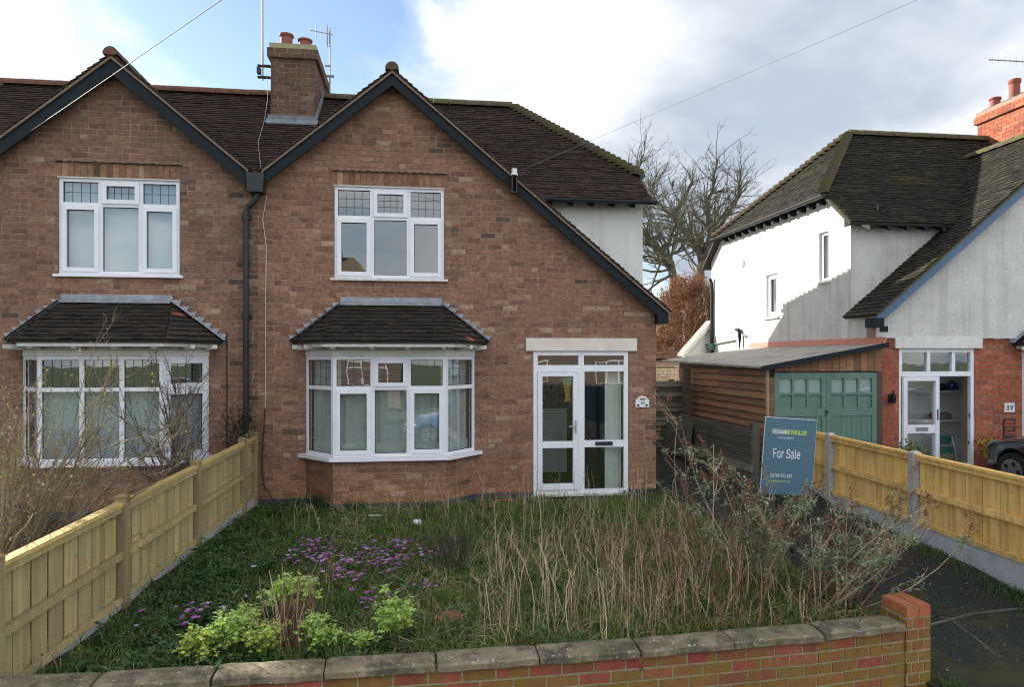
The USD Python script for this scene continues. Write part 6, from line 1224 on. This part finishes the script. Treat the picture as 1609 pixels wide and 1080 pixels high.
# ------------------------------------------------------------------ car on the neighbour's drive and the far side of the street (seen in the panes)
import manifold3d as m3
def car(name, label, x0, y0, z0, paint, fl=1, rot=False):
    t = thing(name, label, 'car', (x0 + fl * 2, y0, z0)); W = .86
    def sec(x, zb, zt, w): 
        p = []
        for a in np.linspace(0, 2 * np.pi, 20, endpoint=False):
            c, s = math.cos(a), math.sin(a); e = .45; p.append((x, np.sign(c) * abs(c) ** e * w, (zb + zt) / 2 + np.sign(s) * abs(s) ** e * (zt - zb) / 2))
        return np.array(p)
    lo = [(0, .34, .60, .56), (.10, .24, .68, .68), (.40, .20, .80, .80), (.85, .20, .885, .845), (1.25, .20, .94, .85), (2.0, .20, .97, .86), (3.0, .20, .98, .86), (3.6, .22, .97, .83), (3.85, .30, .90, .76)]
    hi = [(1.08, .90, .95, .78), (1.55, .90, 1.22, .70), (1.95, .90, 1.43, .62), (2.6, .90, 1.47, .61), (3.2, .90, 1.42, .60), (3.6, .90, 1.2, .66), (3.78, .90, .96, .72)]
    hull = lambda S: sum((m3.Manifold.hull_points(np.vstack([sec(*a), sec(*b)])) for a, b in zip(S[:-1], S[1:])), m3.Manifold())
    def fine(S):
        from scipy.interpolate import PchipInterpolator as PI
        S = np.array(S); x = np.unique(np.concatenate([S[:, 0], np.linspace(S[0, 0], S[-1, 0], 26)])); f = PI(S[:, 0], S[:, 1:]); return [(a, *f(a)) for a in x]
    lo, hi = fine(lo), fine(hi); body = hull(lo); cab = hull(hi); cyl = lambda x, r, w: m3.Manifold.cylinder(w, r, r, 28, True).rotate((90, 0, 0)).translate((x, 0, .30))
    body = body - cyl(.78, .37, 3) - cyl(3.12, .37, 3) + (hull([(a, .3, c - .12, d - .16) for a, b, c, d in lo]))
    A = math.radians(rot or 0)
    tr = lambda mm: (lambda v, f: ((np.stack([x0 + (fl * v[:, 0]) * math.cos(A) - v[:, 1] * math.sin(A), y0 + fl * v[:, 0] * math.sin(A) + v[:, 1] * math.cos(A), z0 + v[:, 2]], 1)), f if fl > 0 else f[:, ::-1]))(*meshkit.arrays(mm)[:2])
    put(t, 'body', G().add(*tr(body)), paint, smooth=60)
    put(t, 'cabin', G().add(*tr(cab)), paint, smooth=60)
    gl = m3.Manifold()
    for s in (-1, 1):
        for xa, xb in ((1.62, 2.28), (2.36, 3.15)): gl += m3.Manifold.hull_points(np.array([(xa if xa > 1.7 else 1.45, s * .80, .99), (xb, s * .80, .99), (xb - .03, s * .60, 1.37), (max(xa, 1.93), s * .60, 1.37), (xa, s * .5, .99), (xb, s * .5, .99), (xb - .03, s * .45, 1.37), (max(xa, 1.93), s * .45, 1.37)]))
    body2 = gl; put(t, 'side_window', G().add(*tr(body2)), m_carglass, smooth=20)
    ws = m3.Manifold.hull_points(np.array([(1.10, -.70, .965), (1.10, .70, .965), (1.92, .56, 1.40), (1.92, -.56, 1.40), (1.2, -.68, .95), (1.2, .68, .95), (1.98, .55, 1.38), (1.98, -.55, 1.38)])).translate((-.018, 0, .018)); put(t, 'windscreen', G().add(*tr(ws)), m_carglass, smooth=20)
    for s in (-1, 1):
        put(t, 'headlight', G().add(*tr(m3.Manifold.hull_points(np.array([(.05, s * .50, .58), (.05, s * .66, .58), (.34, s * .79, .70), (.30, s * .62, .755), (.10, s * .50, .66), (.12, s * .69, .60), (.36, s * .80, .745)])).translate((-.01, s * .012, .008)))), m_lamp, smooth=40)
        put(t, 'wing_mirror', G().add(*tr(m3.Manifold.hull_points(np.array([(1.42, s * .86, .98), (1.58, s * .86, .98), (1.42, s * 1.02, .99), (1.56, s * 1.02, .99), (1.44, s * .87, 1.12), (1.56, s * .87, 1.12), (1.44, s * 1.0, 1.12), (1.54, s * 1.0, 1.12)])))), paint, smooth=40)
        put(t, 'indicator', G().add(*tr(m3.Manifold.hull_points(np.array([(1.12, s * .845, .76), (1.17, s * .845, .76), (1.12, s * .845, .785), (1.17, s * .845, .785), (1.13, s * .875, .77), (1.16, s * .875, .77)])))), m_ochre)
        for x in (.78, 3.12):
            w = put(t, 'wheel', G().add(*tr(m3.Manifold.cylinder(.18, .30, .30, 28, True).rotate((90, 0, 0)).translate((x, s * .76, .30)))), m_tyre, smooth=40)
            rm = m3.Manifold.cylinder(.03, .20, .20, 24, True).rotate((90, 0, 0)).translate((x, s * .845, .30))
            for k in range(5): a = k * 1.2566; rm -= m3.Manifold.cylinder(.2, .045, .045, 10, True).rotate((90, 0, 0)).translate((x + .125 * math.cos(a), s * .845, .30 + .125 * math.sin(a)))
            put(w, 'rim', G().add(*tr(rm)), m_metal, smooth=30)
    put(t, 'number_plate', G().add(*tr(m3.Manifold.cube((.02, .5, .1), True).translate((-.005, 0, .42)))), m_plaque)
    put(t, 'grille', G().add(*tr(m3.Manifold.cube((.06, .8, .07), True).translate((.03, 0, .31)))), m_trim)
car('parked_car', 'black small car parked beyond the right fence by the white house', 10.12, 10.72, .12, m_car, 1, -90)
car('parked_car', 'blue car across the road, seen only reflected in the bay window', -0.5, -1.2, -.47, m_carblue)
r = np.random.default_rng(120)
def far_house(label, x0, x1, y, h, seed):
    t = thing('far_house', label, 'house', ((x0 + x1) / 2, y, -.4)); rr = np.random.default_rng(seed)
    put(t, 'wall', G().box(x0, x1, y - 8, y, -.5, h), m_farbrick); zr = h + 3.2; yr = y - 4
    put(t, 'roof', slab(slab(slab(slab(G(), [(x0 - .3, y + .3, h - .1), (x1 + .3, y + .3, h - .1), (x1 - 3, yr, zr), (x0 + 3, yr, zr)]), [(x0 - .3, y - 8.3, h - .1), (x1 + .3, y - 8.3, h - .1), (x1 - 3, yr, zr), (x0 + 3, yr, zr)]), [(x1 + .3, y + .3, h - .1), (x1 + .3, y - 8.3, h - .1), (x1 - 3, yr, zr)]), [(x0 - .3, y + .3, h - .1), (x0 - .3, y - 8.3, h - .1), (x0 + 3, yr, zr)]), m_farroof)
    PP = Plane((x1, y), (x0, y))
    for a in (.8, PP.L - 2.8): 
        for z in (.7, 3.3): window(t, PP, a, a + 2.0, z, z + 1.35, (.34, .67), .3, d=.03, back=None)
    put(t, 'door', G().box((x0 + x1) / 2 - .5, (x0 + x1) / 2 + .5, y, y + .05, -.3, 1.8), m_green)
    put(t, 'chimney', G().box((x0 + x1) / 2 - .5, (x0 + x1) / 2 + .5, yr - .5, yr + .5, zr - .6, zr + 1.5), m_farbrick)
m_farbrick = surf('far_brick', (.12, .085, .065), (.18, .125, .09), 9, .9, .3, 60); m_farroof = surf('far_roof', (.12, .085, .055), (.18, .13, .085), 7, .9, .5, 60)
far_house('brown-roofed house across the street, seen only reflected in the upper window', -9.5, -1.0, -17.0, 5.0, 1)
far_house('red brick house across the street to the right, seen only in reflections', 4.5, 13.0, -17.5, 5.0, 2)
for k, (x0, x1) in enumerate(((-10, -1.5), (3.5, 13))):
    t = thing('far_hedge', ('green hedge across the street left of the gap, seen only in reflections', 'green hedge across the street right of the gap, seen only in reflections')[k], 'hedge', ((x0 + x1) / 2, -10.5, -.4)); n = 5000
    g = G(); P = np.column_stack([r.uniform(x0, x1, n), r.uniform(-10.9, -10.1, n), r.uniform(-.4, 1.0, n)]); leaves(g, P, r.normal(0, 1, (n, 3)), .12, .07, r, mixt(r, n, [(2, (.05, .09, .025)), (1, (.08, .12, .04))], .3)); put(t, 'leaves', g, m_leaf); put(t, 'stems', G().box(x0, x1, -10.75, -10.25, -.5, .85), m_soil)

# ------------------------------------------------------------------ odds and ends
def plant_pot(x, y, z, label, fl, seed):
    t = thing('potted_plant', label, 'plant', (x, y, z)); r = np.random.default_rng(seed); put(t, 'pot', G().mesh(trimesh.creation.cylinder(.13, .28, 16, transform=trimesh.transformations.translation_matrix([x, y, z + .14]))), m_pot); g = G(); n = 150
    leaves(g, np.array([x, y, z + .42]) + r.normal(0, 1, (n, 3)) * [.10, .10, .09], r.normal(0, 1, (n, 3)) + [0, 0, .3], .09, .045, r, mixt(r, n, fl, .25)); put(t, 'leaves', g, m_leaf); s = G(); sticks(s, np.tile([x, y, z + .2], (12, 1)), np.array([x, y, z + .45]) + r.normal(0, .06, (12, 3)), .005, .003, .1, r, (.06, .09, .03)); put(t, 'stems', s, m_leaf)
plant_pot(8.12, 10.75, .25, 'potted plant with yellow-green leaves by the open porch, over the fence', [(2, (.35, .38, .06)), (2, (.06, .11, .03))], 1)
plant_pot(9.75, 10.92, .25, 'potted plant with yellow flowers beside the black car bonnet', [(2, (.55, .42, .04)), (2, (.07, .10, .03))], 2)
put(None, 'litter_scrap', G().add(*lump((-.04, 9.25, .07), (.055, .04, .04), 3, 2, .5)), m_litter, label='crumpled white scrap of litter in the grass before the bay', category='litter')
put(None, 'litter_scrap', G().add(*lump((-.62, 9.9, .03), (.10, .02, .012), 4, 2, .3)), m_litter, label='thin white strip of litter left of the crumpled scrap', category='litter')
wire(None, 'garden_hose', [(.98, 10.35, .0), (1.1, 10.42, .05), (1.25, 10.5, .07), (1.4, 10.55, .06), (1.48, 10.6, .0)], .011, m_orangep, label='short orange-red hose lying by the plinth left of the glazed door', category='hose')
v, f = lump((.24, 5.85, .06), (.13, .10, .045), 9, 3, .45); put(None, 'dead_leaf_heap', G().add(v, f), flat('dead_leaf', (.17, .08, .035), .9, var=.3), smooth=True, label='curled brown dead leaf lying in the grass near the wall', category='leaf')
g = G(); n = 500; P = np.column_stack([r.uniform(3.9, 5.2, n), r.uniform(8.2, 12.8, n)]); P = ground(P, .012); A = r.uniform(0, 6.28, n); leaves(g, P, np.stack([np.cos(A), np.sin(A), r.uniform(-.05, .2, n)], 1), r.uniform(.03, .07, n), r.uniform(.015, .035, n), r, mixt(r, n, [(2, (.10, .065, .04)), (1, (.18, .12, .07)), (1, (.05, .04, .03))], .3)); put(None, 'fallen_leaves', g, m_leaf, kind='stuff', label='brown fallen leaves along the passage beside the brown house', category='leaves')

# grit, moss crumbs and twigs on the tarmac
r = np.random.default_rng(131); n = 5200; P = np.column_stack([r.uniform(4.0, 6.15, n), r.uniform(5.0, 11.5, n)]); P = P[(P[:, 1] > wy(P[:, 0]) + .05) & (P[:, 0] > 4.08)]; n = len(P); b = ground(P, .006); s = r.gamma(2.2, .0022, n)[:, None, None] + .002
tet = np.array([[1, 0, 0], [-.5, .87, 0], [-.5, -.87, 0], [0, 0, 1.0]]); A = r.uniform(0, 6.28, n); ca, sa = np.cos(A)[:, None], np.sin(A)[:, None]; q = np.stack([tet[None, :, 0] * ca - tet[None, :, 1] * sa, tet[None, :, 0] * sa + tet[None, :, 1] * ca, np.broadcast_to(tet[None, :, 2], (n, 4))], -1) * s
k = np.arange(n)[:, None] * 4; g = G().add((b[:, None] + q).reshape(-1, 3), np.concatenate([k + np.array([[0, 1, 3]]), k + np.array([[1, 2, 3]]), k + np.array([[2, 0, 3]])], 0), np.repeat(mixt(r, n, [(3, (.05, .055, .05)), (3, (.10, .105, .10)), (2, (.07, .075, .02)), (1, (.20, .20, .18)), (1.5, (.09, .06, .035))], .3), 4, 0)); put(None, 'grit', g, m_straw, kind='stuff', label='loose grit and moss crumbs on the dark driveway', category='grit')
n = 900; P = np.column_stack([r.uniform(4.1, 6.1, n), r.uniform(5.3, 11.0, n)]); P = P[nz(P[:, 0], P[:, 1], 1.1, 51) > .52]; n = len(P); g = G(); A = r.uniform(0, 6.28, n); leaves(g, ground(P, .010), np.stack([np.cos(A), np.sin(A), r.uniform(.0, .25, n)], 1), r.uniform(.015, .045, n), r.uniform(.008, .022, n), r, mixt(r, n, [(2, (.09, .06, .035)), (2, (.055, .065, .02)), (1, (.16, .11, .06))], .3)); put(None, 'leaf_litter', g, m_leaf, kind='stuff', label='scattered brown leaf litter on the driveway behind the end pier', category='leaves')
n = 260; P = np.column_stack([r.uniform(4.07, 4.22, n), 5.06 + r.uniform(-.10, .08, n)]); g = G(); blades(g, ground(P, -.01), r.uniform(.02, .09, n), .008, r, mixt(r, n, [(1, (.06, .13, .03)), (1, (.10, .16, .05))], .3), 1.0); put(None, 'weed_tuft', g, m_leaf, label='small green weed tuft at the foot of the end pier', category='weed')
